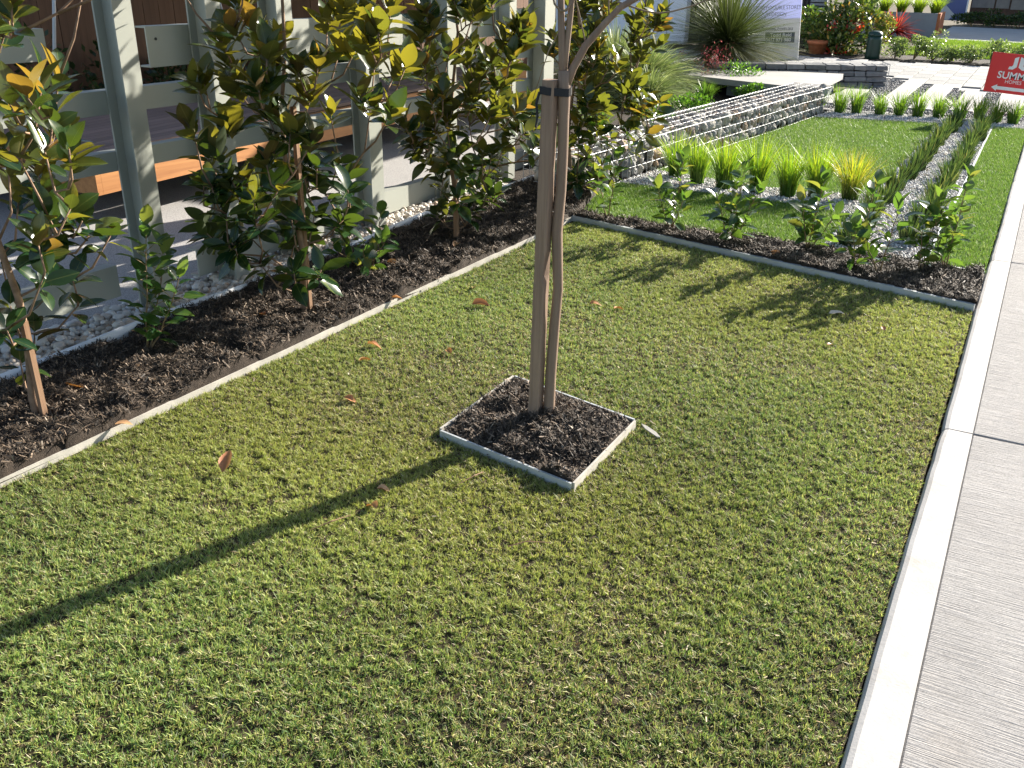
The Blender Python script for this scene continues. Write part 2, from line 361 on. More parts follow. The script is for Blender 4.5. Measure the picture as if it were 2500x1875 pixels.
def vnoise(x, y, s, seed=0):
    """smooth value noise on the ground plane, 0..1"""
    r = np.random.default_rng(1000 + seed); g = r.random((256, 256)); x = np.asarray(x) * s + 50; y = np.asarray(y) * s + 50
    i = np.floor(x).astype(int); j = np.floor(y).astype(int); u = x - i; w = y - j; u = u * u * (3 - 2 * u); w = w * w * (3 - 2 * w)
    a = g[i % 256, j % 256]; b = g[(i + 1) % 256, j % 256]; c = g[i % 256, (j + 1) % 256]; d = g[(i + 1) % 256, (j + 1) % 256]
    return (a * (1 - u) + b * u) * (1 - w) + (c * (1 - u) + d * u) * w
def in_poly(x, y, poly):
    r = np.zeros(len(x), bool); n = len(poly)
    for i in range(n):
        x0, y0 = poly[i]; x1, y1 = poly[(i + 1) % n]; c = (y0 > y) != (y1 > y)
        with np.errstate(divide='ignore', invalid='ignore'): r ^= c & (x < (x1 - x0) * (y - y0) / (y1 - y0 + 1e-12) + x0)
    return r
def scatter(poly, density):
    p = np.array(poly); lo = p.min(0); hi = p.max(0); n = int((hi - lo).prod() * density)
    x = rng.uniform(lo[0], hi[0], n); y = rng.uniform(lo[1], hi[1], n); k = in_poly(x, y, poly); return x[k], y[k]
def pick(n, table):
    """n colours drawn from (weight, colour) rows, each a little varied"""
    w = np.array([t[0] for t in table], float); c = np.array([t[1] for t in table]); i = rng.choice(len(w), n, p=w / w.sum())
    return c[i] * rng.uniform(0.75, 1.25, (n, 1))
def nth(i): return ['first', 'second', 'third', 'fourth', 'fifth', 'sixth', 'seventh', 'eighth', 'ninth', 'tenth', 'eleventh', 'twelfth', 'thirteenth'][i]

# ------------------------------------------------------------------ the setting
tag(MB().add([(-300, -300, -0.07), (300, -300, -0.07), (300, 300, -0.07), (-300, 300, -0.07)], [(0, 1, 2, 3)]).build('ground', 'earth'), kind='structure')

# footpath: broom-finished slabs, each with a smooth trowelled margin along the lawn
path = tag(empty('footpath'), kind='structure')
JOINTS = [-1.36, 1.06, 3.485, 5.905, 8.30, 10.72, 13.14, 15.56, 17.98, 20.4, 24.0]
for a, b in zip(JOINTS[:-1], JOINTS[1:]):
    s = MB().box(0.0275, 1.52, a + 0.005, b - 0.005, -0.10, 0.018, 0.004).build('slab', 'path_concrete', path)
    m = MB(); ny = 26; prof = [(-0.083, -0.10), (-0.083, -0.004), (-0.080, 0.008), (-0.073, 0.016), (-0.060, 0.0205), (0.0265, 0.0205), (0.0265, -0.10)]
    vs = []
    for j in range(ny + 1):
        y = a + 0.004 + (b - a - 0.008) * j / ny; w = 0.003 * math.sin(y * 2.1) + random.uniform(-0.0012, 0.0012)
        if j in (0, ny): w += 0.004
        vs += [(x + (w if k < 5 else 0), y, z - (0.002 if j in (0, ny) and 0 < k < 6 else 0)) for k, (x, z) in enumerate(prof)]
    n = len(prof); fs = [(j * n + k, j * n + k + 1, (j + 1) * n + k + 1, (j + 1) * n + k) for j in range(ny) for k in range(n - 1)]
    fs += [tuple(range(n - 1, -1, -1)), tuple(range(ny * n, ny * n + n))]
    m.add(vs, fs).build('margin', 'path_margin', s, smooth=False)

# lines on the ground
def xl(y): return -2.715 + 0.047 * (y - 1.3) if y < 5.0 else -2.541          # lawn / left bed
def yn(x): return 4.968 - 0.2175 * (x + 0.085)                                # lawn / cross bed
def xw(y): return -3.335 + 0.018 * (y - 2.0)                                  # left bed / pebble strip
SQ = [(-1.66, 2.525), (-1.08, 2.42), (-1.075, 2.95), (-1.655, 3.075)]         # tree pit
LAWN = [(xl(-1.2), -1.2), (-0.088, -1.2), (-0.088, yn(-0.088)), (-2.541, yn(-2.541))]

def sheet(name, poly, z, mat, kind='structure'):
    return tag(MB().add([(x, y, z) for x, y in poly], [tuple(range(len(poly)))]).build(name, mat), kind=kind)
sheet('lawn', LAWN, 0.0, 'lawn_soil')
sheet('driveway', [(-8, -3), (-3.74, -3), (-3.66, 14.5), (-8, 14.5)], -0.02, 'aggregate')

# lawn grass
def lawn_grass():
    xs, ys = [], []
    for poly, den in (([(-2.75, 0.62), (-0.09, 0.62), (-0.09, 3.0), (-2.64, 3.0)], 120000), ([(-2.64, 3.0), (-0.09, 3.0), (-0.09, yn(-0.09)), (-2.54, yn(-2.54))], 96000), ([(-2.83, -1.2), (-0.09, -1.2), (-0.09, 0.62), (-2.75, 0.62)], 9000)):
        x, y = scatter(poly, den); xs.append(x); ys.append(y)
    x = np.concatenate(xs); y = np.concatenate(ys)
    gap = 0.35 * vnoise(x, y, 45, 1) + 0.65 * vnoise(x, y, 125, 2)
    thin = vnoise(x, y, 1.6, 3) * 0.6 + vnoise(x, y, 5.5, 4) * 0.4
    edge = np.clip((x + 0.42) / 0.34, 0, 1) * (0.4 + 0.6 * vnoise(x, y, 4.2, 12))      # worn along the path
    pit = np.exp(-(((x + 1.37) ** 2 + (y - 2.75) ** 2) / 0.30)) * 0.30
    worn = np.clip((thin - 0.50) * 2.6, 0, 1) * 0.6 + edge * 0.50 + pit
    spot = np.exp(-(((x + 2.00) / 0.07) ** 2 + ((y - 1.78) / 0.05) ** 2))               # the small bare spot
    keep = (rng.random(len(x)) < np.clip(-0.42 + 2.35 * gap, 0.05, 1) * (1 - 0.40 * np.clip(worn, 0, 1)) * (1 - 0.8 * spot)) & ~in_poly(x, y, SQ)
    keep &= (x > np.array([-2.715]) + 0.047 * (y - 1.3) + 0.012) & (y < yn(x) - 0.012)
    x, y, gap, worn = x[keep], y[keep], gap[keep], np.clip(worn + 0.6 * spot, 0, 1)[keep]; n = len(x)
    P = np.stack([x, y, -0.003 + 0.014 * np.clip(gap - 0.42, 0, 1)], 1)
    H = np.clip(rng.normal(0.0135, 0.0035, n) * (0.30 + 1.30 * gap), 0.004, 0.024)
    W = rng.uniform(0.0018, 0.0033, n); lean = np.abs(rng.normal(0.55, 0.45, n))
    green = pick(n, [(5, (0.165, 0.24, 0.065)), (4, (0.245, 0.305, 0.09)), (3, (0.09, 0.17, 0.05)), (3, (0.37, 0.38, 0.14)), (1.5, (0.26, 0.30, 0.18))])
    straw = pick(n, [(4, (0.44, 0.37, 0.21)), (3, (0.32, 0.25, 0.13)), (3, (0.56, 0.49, 0.33)), (2, (0.15, 0.10, 0.055)), (2, (0.34, 0.31, 0.10))])
    isd = rng.random(n) < 0.21 + 0.42 * worn
    tone = (0.72 + 0.56 * vnoise(x, y, 1.1, 6))[:, None]; yel = np.clip((vnoise(x, y, 0.9, 8) - 0.35) * 1.5 + (y - 2.6) * 0.10, 0, 1)[:, None]
    green = green * tone * (1 - yel * 0.55) + np.array([[0.35, 0.35, 0.085]]) * tone * yel * 0.55
    c = np.where(isd[:, None], straw, green)
    H = np.where(isd, H * 0.75, H); lean = np.where(isd, lean + 0.5, lean)
    me = blades('grass', 'grass', P, H, rng.uniform(0, 2 * math.pi, n), lean, W, c * 0.88, c * 1.12, seg=2, droop=0.15, power=1.5, twist=0.9)
    tag(place('grass', me), 'short cut patchy lawn grass filling the strip beside the footpath', 'grass', kind='stuff')
    # dead runners and clippings lying on top
    k = 5000; xx = rng.uniform(-2.6, -0.1, k); yy = rng.uniform(0.7, 5.3, k); w = vnoise(xx, yy, 1.6, 3) * 0.6 + vnoise(xx, yy, 5.5, 4) * 0.4 + np.clip((xx + 0.42) / 0.34, 0, 1) * 0.25
    kk = (rng.random(k) < np.clip((w - 0.33) * 2.2, 0.04, 1)) & ~in_poly(xx, yy, SQ) & (yy < yn(xx) - 0.02) & (xx > -2.715 + 0.047 * (yy - 1.3) + 0.02)
    xx, yy = xx[kk], yy[kk]; k = len(xx)
    me = chips('clippings', 'fibre', np.stack([xx, yy, rng.uniform(0.006, 0.015, k)], 1), rng.uniform(0.006, 0.017, k), rng.uniform(0.0012, 0.003, k), pick(k, [(3, (0.34, 0.27, 0.16)), (2, (0.25, 0.17, 0.09)), (1, (0.42, 0.36, 0.25))]), 0.3)
    tag(place('dry_clippings', me), 'straw coloured dry clippings strewn over the lawn', 'clippings', kind='stuff')
lawn_grass()
k = 420; e = rng.random(k); lx = np.where(e < 0.5, -2.6 + np.abs(rng.normal(0, 0.09, k)), -1.37 + rng.normal(0, 0.30, k)); ly = np.where(e < 0.5, rng.uniform(1, 4.9, k), 2.745 + rng.normal(0, 0.32, k)); kk = ~in_poly(lx, ly, SQ); lx, ly = lx[kk], ly[kk]; k = len(lx)
tag(place('spilled_mulch', chips('spilled_mulch', 'fibre', np.stack([lx, ly, rng.uniform(0.008, 0.016, k)], 1), rng.uniform(0.006, 0.025, k), rng.uniform(0.0015, 0.005, k), pick(k, [(3, (0.05, 0.036, 0.025)), (1, (0.12, 0.085, 0.06))]), 0.3)), 'bits of dark mulch spilled onto the lawn along its edges', 'mulch', kind='stuff')

# mulch beds
def mulch_h(x, y):
    return 0.010 + 0.030 * vnoise(x, y, 3.2, 20) + 0.032 * vnoise(x, y, 9, 21) + 0.030 * vnoise(x, y, 22, 22) + 0.014 * vnoise(x, y, 55, 23)
def mulch_bed(name, poly, dx, lift, den, fn=mulch_h, label=''):
    p = np.array(poly); lo = p.min(0); hi = p.max(0); nx = int((hi[0] - lo[0]) / dx) + 2; ny = int((hi[1] - lo[1]) / dx) + 2
    gx, gy = np.meshgrid(np.linspace(lo[0], hi[0], nx), np.linspace(lo[1], hi[1], ny)); fx, fy = gx.ravel(), gy.ravel()
    V = np.stack([fx, fy, fn(fx, fy) + lift], 1); ii = np.arange(nx * ny).reshape(ny, nx)
    q = np.stack([ii[:-1, :-1], ii[:-1, 1:], ii[1:, 1:], ii[1:, :-1]], -1).reshape(-1, 4)
    ins = in_poly(fx, fy, poly); q = q[ins[q].any(1)]; out = np.where(~ins)[0]       # cells across the rim are pulled in to it
    best = np.full(len(out), 1e9); sx = fx[out].copy(); sy = fy[out].copy()
    for (ax, ay), (bx, by) in zip(poly, poly[1:] + poly[:1]):
        t = np.clip(((fx[out] - ax) * (bx - ax) + (fy[out] - ay) * (by - ay)) / ((bx - ax) ** 2 + (by - ay) ** 2), 0, 1); px, py = ax + t * (bx - ax), ay + t * (by - ay)
        dd = (px - fx[out]) ** 2 + (py - fy[out]) ** 2; m = dd < best; best[m] = dd[m]; sx[m] = px[m]; sy[m] = py[m]
    V[out, 0] = sx; V[out, 1] = sy; V[out, 2] = 0.016 + lift
    tag(place(name, np_mesh(name, V, q.ravel(), np.arange(len(q)) * 4, 'mulch', None, True)), kind='structure')
    x, y = scatter(poly, den); n = len(x)
    c = pick(n, [(5, (0.026, 0.019, 0.013)), (5, (0.062, 0.044, 0.030)), (4, (0.11, 0.078, 0.052)), (1.5, (0.19, 0.138, 0.095)), (0.14, (0.38, 0.31, 0.23))])
    me = chips('mulch_fibres', 'fibre', np.stack([x, y, fn(x, y) + lift + rng.uniform(0, 0.008, n)], 1), rng.uniform(0.008, 0.060, n) * rng.uniform(0.3, 1, n), rng.uniform(0.0010, 0.0055, n) * rng.uniform(0.5, 1.2, n), c, 0.6)
    tag(place('mulch_fibres', me), label, 'mulch', kind='stuff')
sheet('mulch_ground', [(xw(-0.5), -0.5), (xl(-0.5), -0.5), (xl(5.0), 5.0), (-2.541, yn(-2.541)), (-0.085, yn(-0.085)), (-0.085, 5.60), (-2.55, 5.605), (-2.72, 6.35), (-3.24, 6.35)], 0.013, 'mulch')
sheet('mulch_ground', SQ, 0.010, 'mulch')
LB = [(xw(-0.5), -0.5), (xl(-0.5) + 0.004, -0.5), (xl(5.0) + 0.004, 5.0), (-2.54, 5.58), (-2.72, 6.35), (-3.24, 6.35)]
mulch_bed('mulch_bed', LB, 0.022, 0.0, 21000, label='dark bark mulch fibres on the long bed under the magnolias')
CB = [(-2.548, yn(-2.53) + 0.0), (-0.082, yn(-0.09) + 0.0), (-0.09, 5.592), (-2.548, 5.60)]
mulch_bed('mulch_bed', CB, 0.022, 0.0, 21000, lambda x, y: 0.75 * mulch_h(x, y), label='dark bark mulch fibres on the wedge bed under the row of camellias')
def pit_h(x, y):
    d = np.sqrt(((x + 1.37) / 0.30) ** 2 + ((y - 2.745) / 0.30) ** 2)
    return -0.005 + 0.040 * np.clip(1 - d, 0, 1) + 0.036 * vnoise(x, y, 11, 30) + 0.020 * vnoise(x, y, 28, 31) + 0.012 * vnoise(x, y, 70, 32)
mulch_bed('mulch_bed', [(-1.651, 2.533), (-1.089, 2.431), (-1.084, 2.942), (-1.646, 3.063)], 0.012, 0.0, 30000, pit_h, label='dark bark mulch fibres heaped around the staked tree')

# edgings
def strip(pts, w, z0, z1, flat=None):
    """an upright board following a line on the ground"""
    m = MB(); vs = []
    for i, (x, y) in enumerate(pts):
        a = Vector(pts[max(i - 1, 0)]); b = Vector(pts[min(i + 1, len(pts) - 1)]); d = (b - a).normalized(); nx, ny = -d.y * w / 2, d.x * w / 2
        vs += [(x - nx, y - ny, z0), (x - nx, y - ny, z1), (x + nx, y + ny, z1), (x + nx, y + ny, z0)]
    fs = [(0, 1, 2, 3), tuple(len(pts) * 4 - 1 - k for k in range(4))]
    for i in range(len(pts) - 1):
        for k in range(4): fs.append((i * 4 + k, (i + 1) * 4 + k, (i + 1) * 4 + (k + 1) % 4, i * 4 + (k + 1) % 4))
    return m.add(vs, fs)
pts = [(xl(y) + 0.003 * math.sin(y * 3), y) for y in np.linspace(-1.2, 5.0, 40)] + [(-2.545, 5.25), (-2.545, 5.50)]
tag(strip(pts, 0.013, -0.06, 0.030).build('garden_edging', 'pale_edging'), 'long pale edging board between the lawn and the magnolia bed', 'edging', 'garden edgings')
pts = [(x, yn(x) + 0.002 * math.sin(x * 7)) for x in np.linspace(-2.535, -0.088, 24)]
tag(strip(pts, 0.024, -0.06, 0.036).build('garden_edging', 'galvanised'), 'grey steel edging between the lawn and the camellia bed', 'edging', 'garden edgings')
pts = [(x, 5.602) for x in np.linspace(-2.53, -0.088, 12)]
tag(strip(pts, 0.012, -0.06, 0.030).build('garden_edging', 'galvanised'), 'thin grey steel edging between the camellia bed and the artificial turf', 'edging', 'garden edgings')
pts = [(-0.405 + 0.004 * math.sin(y), y) for y in np.linspace(5.612, 11.0, 20)]
tag(strip(pts, 0.014, -0.06, 0.022).build('garden_edging', 'white_edging'), 'thin white edging along the right side of the gravel strip', 'edging', 'garden edgings')
m = MB(); vs = []; ys = np.linspace(-0.5, 6.3, 70)
for y in ys:
    x = xw(y) + 0.010 * math.sin(y * 2.3) + 0.006 * math.sin(y * 6.1); w = 0.062 + 0.012 * math.sin(y * 3.7 + 1); t = 0.080 + 0.008 * math.sin(y * 2.9)
    vs += [(x + 0.012, y, -0.05), (x + 0.008, y, t - 0.012), (x - 0.004, y, t), (x - w, y, t - 0.030), (x - w - 0.004, y, t - 0.038), (x - 0.006, y, t - 0.014), (x + 0.004, y, -0.05)]
n = 7; fs = [(j * n + k, (j + 1) * n + k, (j + 1) * n + (k + 1) % n, j * n + (k + 1) % n) for j in range(len(ys) - 1) for k in range(n)]
fs += [tuple(range(n)), tuple(len(vs) - 1 - k for k in range(n))]
tag(m.add(vs, fs).build('garden_edging', 'white_edging', smooth=True), 'wavy white plastic edging between the magnolia bed and the pebbles', 'edging', 'garden edgings')
# tree pit frame
fr = thing('tree_pit_frame', 'low grey metal frame around the mulched pit of the staked tree', 'edging', (-1.37, 2.745, 0))
C0 = (-1.37, 2.745)
for i in range(4):
    a = Vector(SQ[i]) - Vector(C0); b = Vector(SQ[(i + 1) % 4]) - Vector(C0); d = (b - a).normalized() * 0.0055
    strip([tuple(a + d), tuple(b - d)], 0.008, -0.06, 0.031 + 0.001 * i).build('board', 'pale_edging' if i in (1, 3) else 'galvanised', fr)

# ------------------------------------------------------------------ pebble strip under the fence
pstrip = sheet('pebble_strip', [(-3.745, -0.5), (xw(-0.5) - 0.01, -0.5), (xw(6.3) - 0.01, 6.3), (-3.70, 6.3)], -0.015, 'earth')
PEB = [rock_mesh('pebble', 'pebble', 50 + i, 0.10, 2) for i in range(6)]
def pebbles():
    x, y = scatter([(-3.75, 1.5), (-3.39, 1.5), (-3.33, 6.2), (-3.70, 6.2)], 1500)
    o = np.argsort(y); x, y = x[o], y[o]
    near = np.where((y > 1.95) & (y < 3.6))[0]; near = set(rng.choice(near, min(300, len(near)), replace=False).tolist())
    bx, by = [], []
    for i in range(len(x)):
        if i in near:
            s = random.uniform(0.014, 0.026); r = Matrix.Rotation(random.uniform(0, 6.28), 4, 'Z') @ Matrix.Rotation(random.uniform(-0.5, 0.5), 4, 'X')
            place('pebble', PEB[i % 6], pstrip, Matrix.Translation((x[i], y[i], s * 0.45 + random.uniform(-0.012, 0.012))) @ r @ Matrix.Diagonal((s * 1.25, s, s * 0.72, 1)))
        else: bx.append(x[i]); by.append(y[i])
    x2, y2 = scatter([(-3.75, 1.5), (-3.39, 1.5), (-3.33, 6.2), (-3.70, 6.2)], 2600)
    P = np.concatenate([np.stack([bx, by, rng.uniform(-0.004, 0.016, len(bx))], 1), np.stack([x2, y2, np.full(len(x2), -0.004)], 1)]); n = len(P)
    me = stones_mesh('loose_pebbles', 'stone', P, rng.uniform(0.009, 0.020, n), pick(n, [(4, (0.55, 0.51, 0.46)), (3, (0.42, 0.36, 0.30)), (2, (0.62, 0.60, 0.58)), (1, (0.40, 0.29, 0.21))]))
    tag(place('pebbles', me, pstrip), kind='stuff')
pebbles()

# ------------------------------------------------------------------ artificial turf and white gravel beyond the camellias
def gx(y): return -2.80 + (y - 5.98) * 0.138          # foot of the gabion wall
TURF = [[(gx(5.62), 5.612), (-0.985, 5.612), (-0.985, 6.58), (-1.5, 6.70), (gx(6.6), 6.66)],
        [(gx(7.2), 7.22), (-1.5, 7.08), (-0.955, 7.25), (-0.90, 11.0), (gx(10.8), 10.72)],
        [(-0.396, 5.612), (-0.088, 5.612), (-0.088, 11.1), (-0.396, 11.1)]]
GRAV = [[(gx(6.6), 6.66), (-1.5, 6.70), (-0.985, 6.58), (-0.955, 7.25), (-1.5, 7.08), (gx(7.2), 7.22)],
        [(-0.985, 5.612), (-0.414, 5.612), (-0.414, 11.0), (-0.90, 11.0), (-0.955, 7.25), (-0.985, 6.58)],
        [(gx(10.8), 10.72), (-0.90, 11.0), (-0.414, 11.0), (-0.088, 11.1), (-0.088, 11.62), (gx(11.3), 11.36)]]
for i, t in enumerate(TURF):
    sheet('artificial_turf', t, 0.004, 'turf_base')
    x, y = scatter(t, (26000, 13000, 20000)[i]); n = len(x)
    c = pick(n, [(5, (0.16, 0.27, 0.05)), (3, (0.23, 0.33, 0.07)), (2, (0.11, 0.20, 0.042)), (0.6, (0.34, 0.38, 0.18)), (0.3, (0.52, 0.52, 0.4))])
    me = blades('turf_fibres', 'turf', np.stack([x, y, np.full(n, 0.003)], 1), rng.uniform(0.012, 0.026, n), rng.uniform(0, 6.28, n), np.abs(rng.normal(0.5, 0.35, n)), rng.uniform(0.003, 0.0055, n), c * 0.75, c * 1.1, seg=1, twist=0.6)
    tag(place('turf_fibres', me), ('fine artificial turf between the camellia bed and the front row of grass tufts', 'large square of artificial turf beside the gabion wall', 'narrow strip of artificial turf along the footpath edge')[i], 'turf', kind='stuff')
for i, t in enumerate(GRAV):
    sheet('gravel_bed', t, 0.002, 'paver_joint')
    x, y = scatter(t, (9000, 7500, 5000)[i]); n = len(x)
    c = pick(n, [(5, (0.52, 0.51, 0.50)), (3, (0.38, 0.37, 0.37)), (2, (0.62, 0.60, 0.58)), (1.2, (0.22, 0.215, 0.22)), (0.8, (0.42, 0.35, 0.28))])
    me = stones_mesh('gravel', 'stone', np.stack([x, y, rng.uniform(0.0, 0.016, n)], 1), rng.uniform(0.005, 0.0105, n), c)
    tag(place('gravel', me), ('white gravel under the front row of grass tufts', 'white gravel between the two diagonal rows of strappy plants', 'white gravel under the back row of grass tufts')[i], 'gravel', kind='stuff')

# ------------------------------------------------------------------ gabion wall
def gabion():
    g = thing('gabion_wall', 'long low gabion wall of pale stones in galvanised wire beside the turf', 'wall', (gx(6.02), 6.02, 0), rotz=-math.atan(0.138))
    Lg, Hg, Dg = 5.15, 0.285, 0.42      # local: y along the wall, x=0 front face, -x to the back
    V = [rock_mesh('stone', 'gabion_stone', 200 + i, 0.35, 2, True) for i in range(10)]
    r = random.Random(3); cells = []
    def throw(side, want, ua, ub, va, vb, lo, hi):
        done = []; tries = 0
        while len(done) < want and tries < 40000:
            tries += 1; k = lo + (hi - lo) * r.random() ** 1.6; u = r.uniform(ua, ub); v = r.uniform(va + k * 0.6, vb - k * 0.6)
            if all((u - a) ** 2 + (v - b) ** 2 > (0.80 * (k + c)) ** 2 for a, b, c in done): done.append((u, v, k))
        cells.extend((side, *d) for d in done)
    throw('f', 185, 0.03, Lg - 0.03, 0.0, Hg, 0.030, 0.078); throw('t', 114, 0.03, Lg - 0.03, -Dg, -0.05, 0.034, 0.075)
    for s, u, v, k in cells:
        p = (-0.012 - k * 0.62, u, v) if s == 'f' else (v, u, Hg - 0.008 - k * 0.55)
        sq = Matrix.Diagonal((k * 0.75, k * r.uniform(0.95, 1.3), k * r.uniform(0.85, 1.15), 1)) if s == 'f' else Matrix.Diagonal((k * r.uniform(0.9, 1.2), k * r.uniform(0.95, 1.3), k * 0.62, 1))
        tw = Matrix.Rotation(r.uniform(0, 6.28), 4, 'X' if s == 'f' else 'Z')
        place('stone', V[r.randrange(10)], g, Matrix.Translation(p) @ Matrix.Rotation(r.uniform(-0.25, 0.25), 4, 'Y') @ tw @ sq)
    n = 1500; P = np.stack([rng.uniform(-Dg + 0.05, -0.055, n), rng.uniform(0.04, Lg - 0.04, n), rng.uniform(0.0, Hg - 0.055, n)], 1)
    tag(place('stone_fill', stones_mesh('stone_fill', 'stone', P, rng.uniform(0.03, 0.055, n), pick(n, [(3, (0.40, 0.38, 0.35)), (2, (0.26, 0.26, 0.27)), (2, (0.5, 0.47, 0.42))])), g), kind='stuff')
    front = MB(); top = MB(); end = MB(); back = MB(); w = 0.0020
    for z in (0.012, 0.10, 0.19, Hg):
        front.tube([(0.012, t, z + 0.004 * math.sin(t * 3 + z * 9)) for t in np.linspace(0, Lg, 14)], w if z < Hg else w * 1.5, 5); back.tube([(-Dg, 0, z), (-Dg, Lg, z)], w, 4)
    for x in (-0.10, -0.20, -0.31, -Dg): top.tube([(x, t, Hg + 0.006 + 0.003 * math.sin(t * 4 + x * 20)) for t in np.linspace(0, Lg, 14)], w, 5)
    y = 0.0
    while y <= Lg + 0.01:
        front.tube([(0.016, y, 0), (0.014, y, Hg + 0.004)], w * 0.9, 4); top.tube([(0.012, y, Hg + 0.011), (-Dg, y, Hg + 0.011)], w * 0.9, 4); back.tube([(-Dg - 0.004, y, 0), (-Dg - 0.004, y, Hg)], w * 0.9, 4); y += 0.0752
    for yy in (-0.008, Lg + 0.008):
        for z in (0.012, 0.085, 0.165, 0.24): end.tube([(0.01, yy, z), (-Dg, yy, z)], w, 4)
        for x in np.linspace(0.0, -Dg, 7): end.tube([(x, yy, 0), (x, yy, Hg)], w, 4)
    for nm, b in (('wire_mesh', front), ('wire_mesh', top), ('wire_mesh', end), ('wire_mesh', back)): tag(b.build(nm, 'wire', g), kind='stuff')
gabion()

# ------------------------------------------------------------------ steel fence of posts and channel rails
def fence():
    f = thing('steel_fence', 'grey green painted steel fence of posts and staggered channel rails behind the magnolias', 'fence', (-3.5, 2.9, 0))
    ox, oy = 3.5, -2.9
    def post(y, w=0.10, d=0.125, h=2.3, x=-3.5):
        b = MB(); h2 = w / 2; t = 0.010
        prof = [(0, -h2), (0, h2), (-t, h2), (-t, 0.006), (-d + t, 0.006), (-d + t, h2), (-d, h2), (-d, -h2), (-d + t, -h2), (-d + t, -0.006), (-t, -0.006), (-t, -h2)]
        b.prism([(x + ox + px, y + oy + py) for px, py in prof], -0.1, h).build('post', 'steel_paint', f)
    for y, w in ((2.965, 0.10), (3.485, 0.095), (3.975, 0.115), (4.70, 0.125), (5.58, 0.10), (6.42, 0.10)): post(y, w)
    post(7.02, 0.17, 0.15)
    def rail(y0, y1, ztop, h, d=0.065, slope=-0.02):
        t = 0.008; b = MB(); vs = []
        prof = [(0, 0), (0, -h), (-d, -h), (-d, -h + t), (-t, -h + t), (-t, -t), (-d, -t), (-d, 0)]
        for y in (y0, y1): vs += [(-3.628 + ox + px, y + oy, ztop + slope * (y - 3) + pz) for px, pz in prof]
        n = len(prof); fs = [tuple(range(n)), tuple(2 * n - 1 - k for k in range(n))] + [(k, n + k, n + (k + 1) % n, (k + 1) % n) for k in range(n)]
        r = b.add(vs, fs).build('rail', 'steel_paint', f); return r
    rail(0.6, 2.665, 1.285, 0.125); r1 = rail(3.185, 6.95, 1.275, 0.178)
    MB().tube([(-3.626 + ox, 3.235 + oy, 1.215), (-3.6245 + ox, 3.235 + oy, 1.215)], 0.007, 8).build('bolt', 'dark_paint', r1)
    rail(0.6, 6.95, 1.02, 0.102); rail(0.6, 6.95, 0.755, 0.087); rail(0.6, 2.82, 0.245, 0.15); rail(3.31, 6.95, 0.205, 0.145)
fence()

# ------------------------------------------------------------------ deck, timber house side and what stands behind the fence
def deck():
    d = thing('timber_deck', 'low brown timber deck with an orange fascia behind the steel fence', 'deck', (-5.0, 3.85, 0))
    bm = MB().box(-0.088, 0, 0, 5.6, 0.427, 0.45, 0.003).mesh('board', 'deck_board')
    for i in range(19): place('board', bm, d, Matrix.Translation((-0.03 - i * 0.0935, 0, 0)))
    MB().box(-0.02, 0.02, 0.021, 5.6, 0.20, 0.425, 0.004).build('fascia', 'deck_fascia', d); MB().box(-1.80, 0.02, -0.02, 0.02, 0.20, 0.425, 0.004).build('fascia', 'deck_fascia', d)
    for x in (-0.12, -0.9, -1.7):
        for y in (0.4, 2.0, 3.6, 5.2): MB().box(x - 0.045, x + 0.045, y - 0.045, y + 0.045, -0.05, 0.42).build('pier', 'dark_paint', d)
deck()
def house():
    h = thing('timber_house', 'brown vertical timber clad house side behind the steel fence', 'house', (-7.0, 8.0, 0))
    bm = MB().box(-0.02, 0.0, -0.083, 0.083, 0.0, 2.4, 0.003).mesh('plank', 'cladding')
    for i in range(66): place('plank', bm, h, Matrix.Translation((random.uniform(-0.004, 0.004), -5.0 + i * 0.1705, 0)))
    MB().box(-0.14, -0.025, -5.1, 6.3, -0.05, 2.4).build('wall', 'dark_paint', h)
    MB().prism([(-0.3, -1.4), (3.7, -1.4), (3.7, 2.2), (4.35, 2.2), (4.35, 6.6), (-0.3, 6.6)], 2.42, 2.52).build('shade_roof', 'shade_roof_sheet', h)  # unseen roof added above view, outline stepped to shade the drive and cladding
    for y in (1.6, 6.35): MB().box(2.45, 2.54, y - 0.045, y + 0.045, -0.05, 2.419).build('post', 'dark_paint', h)
house()
# steel cables
for a, b, lab in (((-5.5, 4.28, 1.9), (-5.5, 3.98, 0.46), 'shiny vertical steel tube in front of the timber cladding at the left'), ((-5.5, 5.36, 2.0), (-5.5, 5.75, 0.46), 'thin slanting steel cable behind the second magnolia')):
    tag(MB().tube([a, b], 0.011 if 'tube' in lab else 0.006, 8).build('steel_cable', 'wire', smooth=True), lab, 'cable', 'steel cables behind the fence')

# ------------------------------------------------------------------ leaves
def leaf_mesh(name, mat, width=0.45, fold=0.25, curl=0.12, wave=0.0, seg=5, tip=0.72, seed=0):
    """unit leaf along +X, width along Y, upper face +Z"""
    r = random.Random(seed); vs = [(0, 0, 0)]; fs = []
    for i in range(1, seg):
        t = i / seg; w = width * 0.5 * (math.sin(math.pi * t ** tip) ** 0.8); z = -curl * t * t
        e = wave * math.sin(t * 9 + seed); e2 = wave * math.sin(t * 8 + seed * 2 + 1)
        vs += [(t, -w, z + fold * w + e), (t, 0, z), (t, w, z + fold * w + e2)]
    vs.append((1, 0, -curl * 1.05)); k = len(vs) - 1
    fs += [(0, 1, 2), (0, 2, 3)]
    for i in range(seg - 2): a = 1 + 3 * i; fs += [(a, a + 3, a + 4, a + 1), (a + 1, a + 4, a + 5, a + 2)]
    a = 1 + 3 * (seg - 2); fs += [(a, k, a + 1), (a + 1, k, a + 2)]
    me = bpy.data.meshes.new(name); me.from_pydata(vs, [], fs); me.materials.append(M(mat)); me.polygons.foreach_set('use_smooth', [True] * len(fs)); me.update(); return me
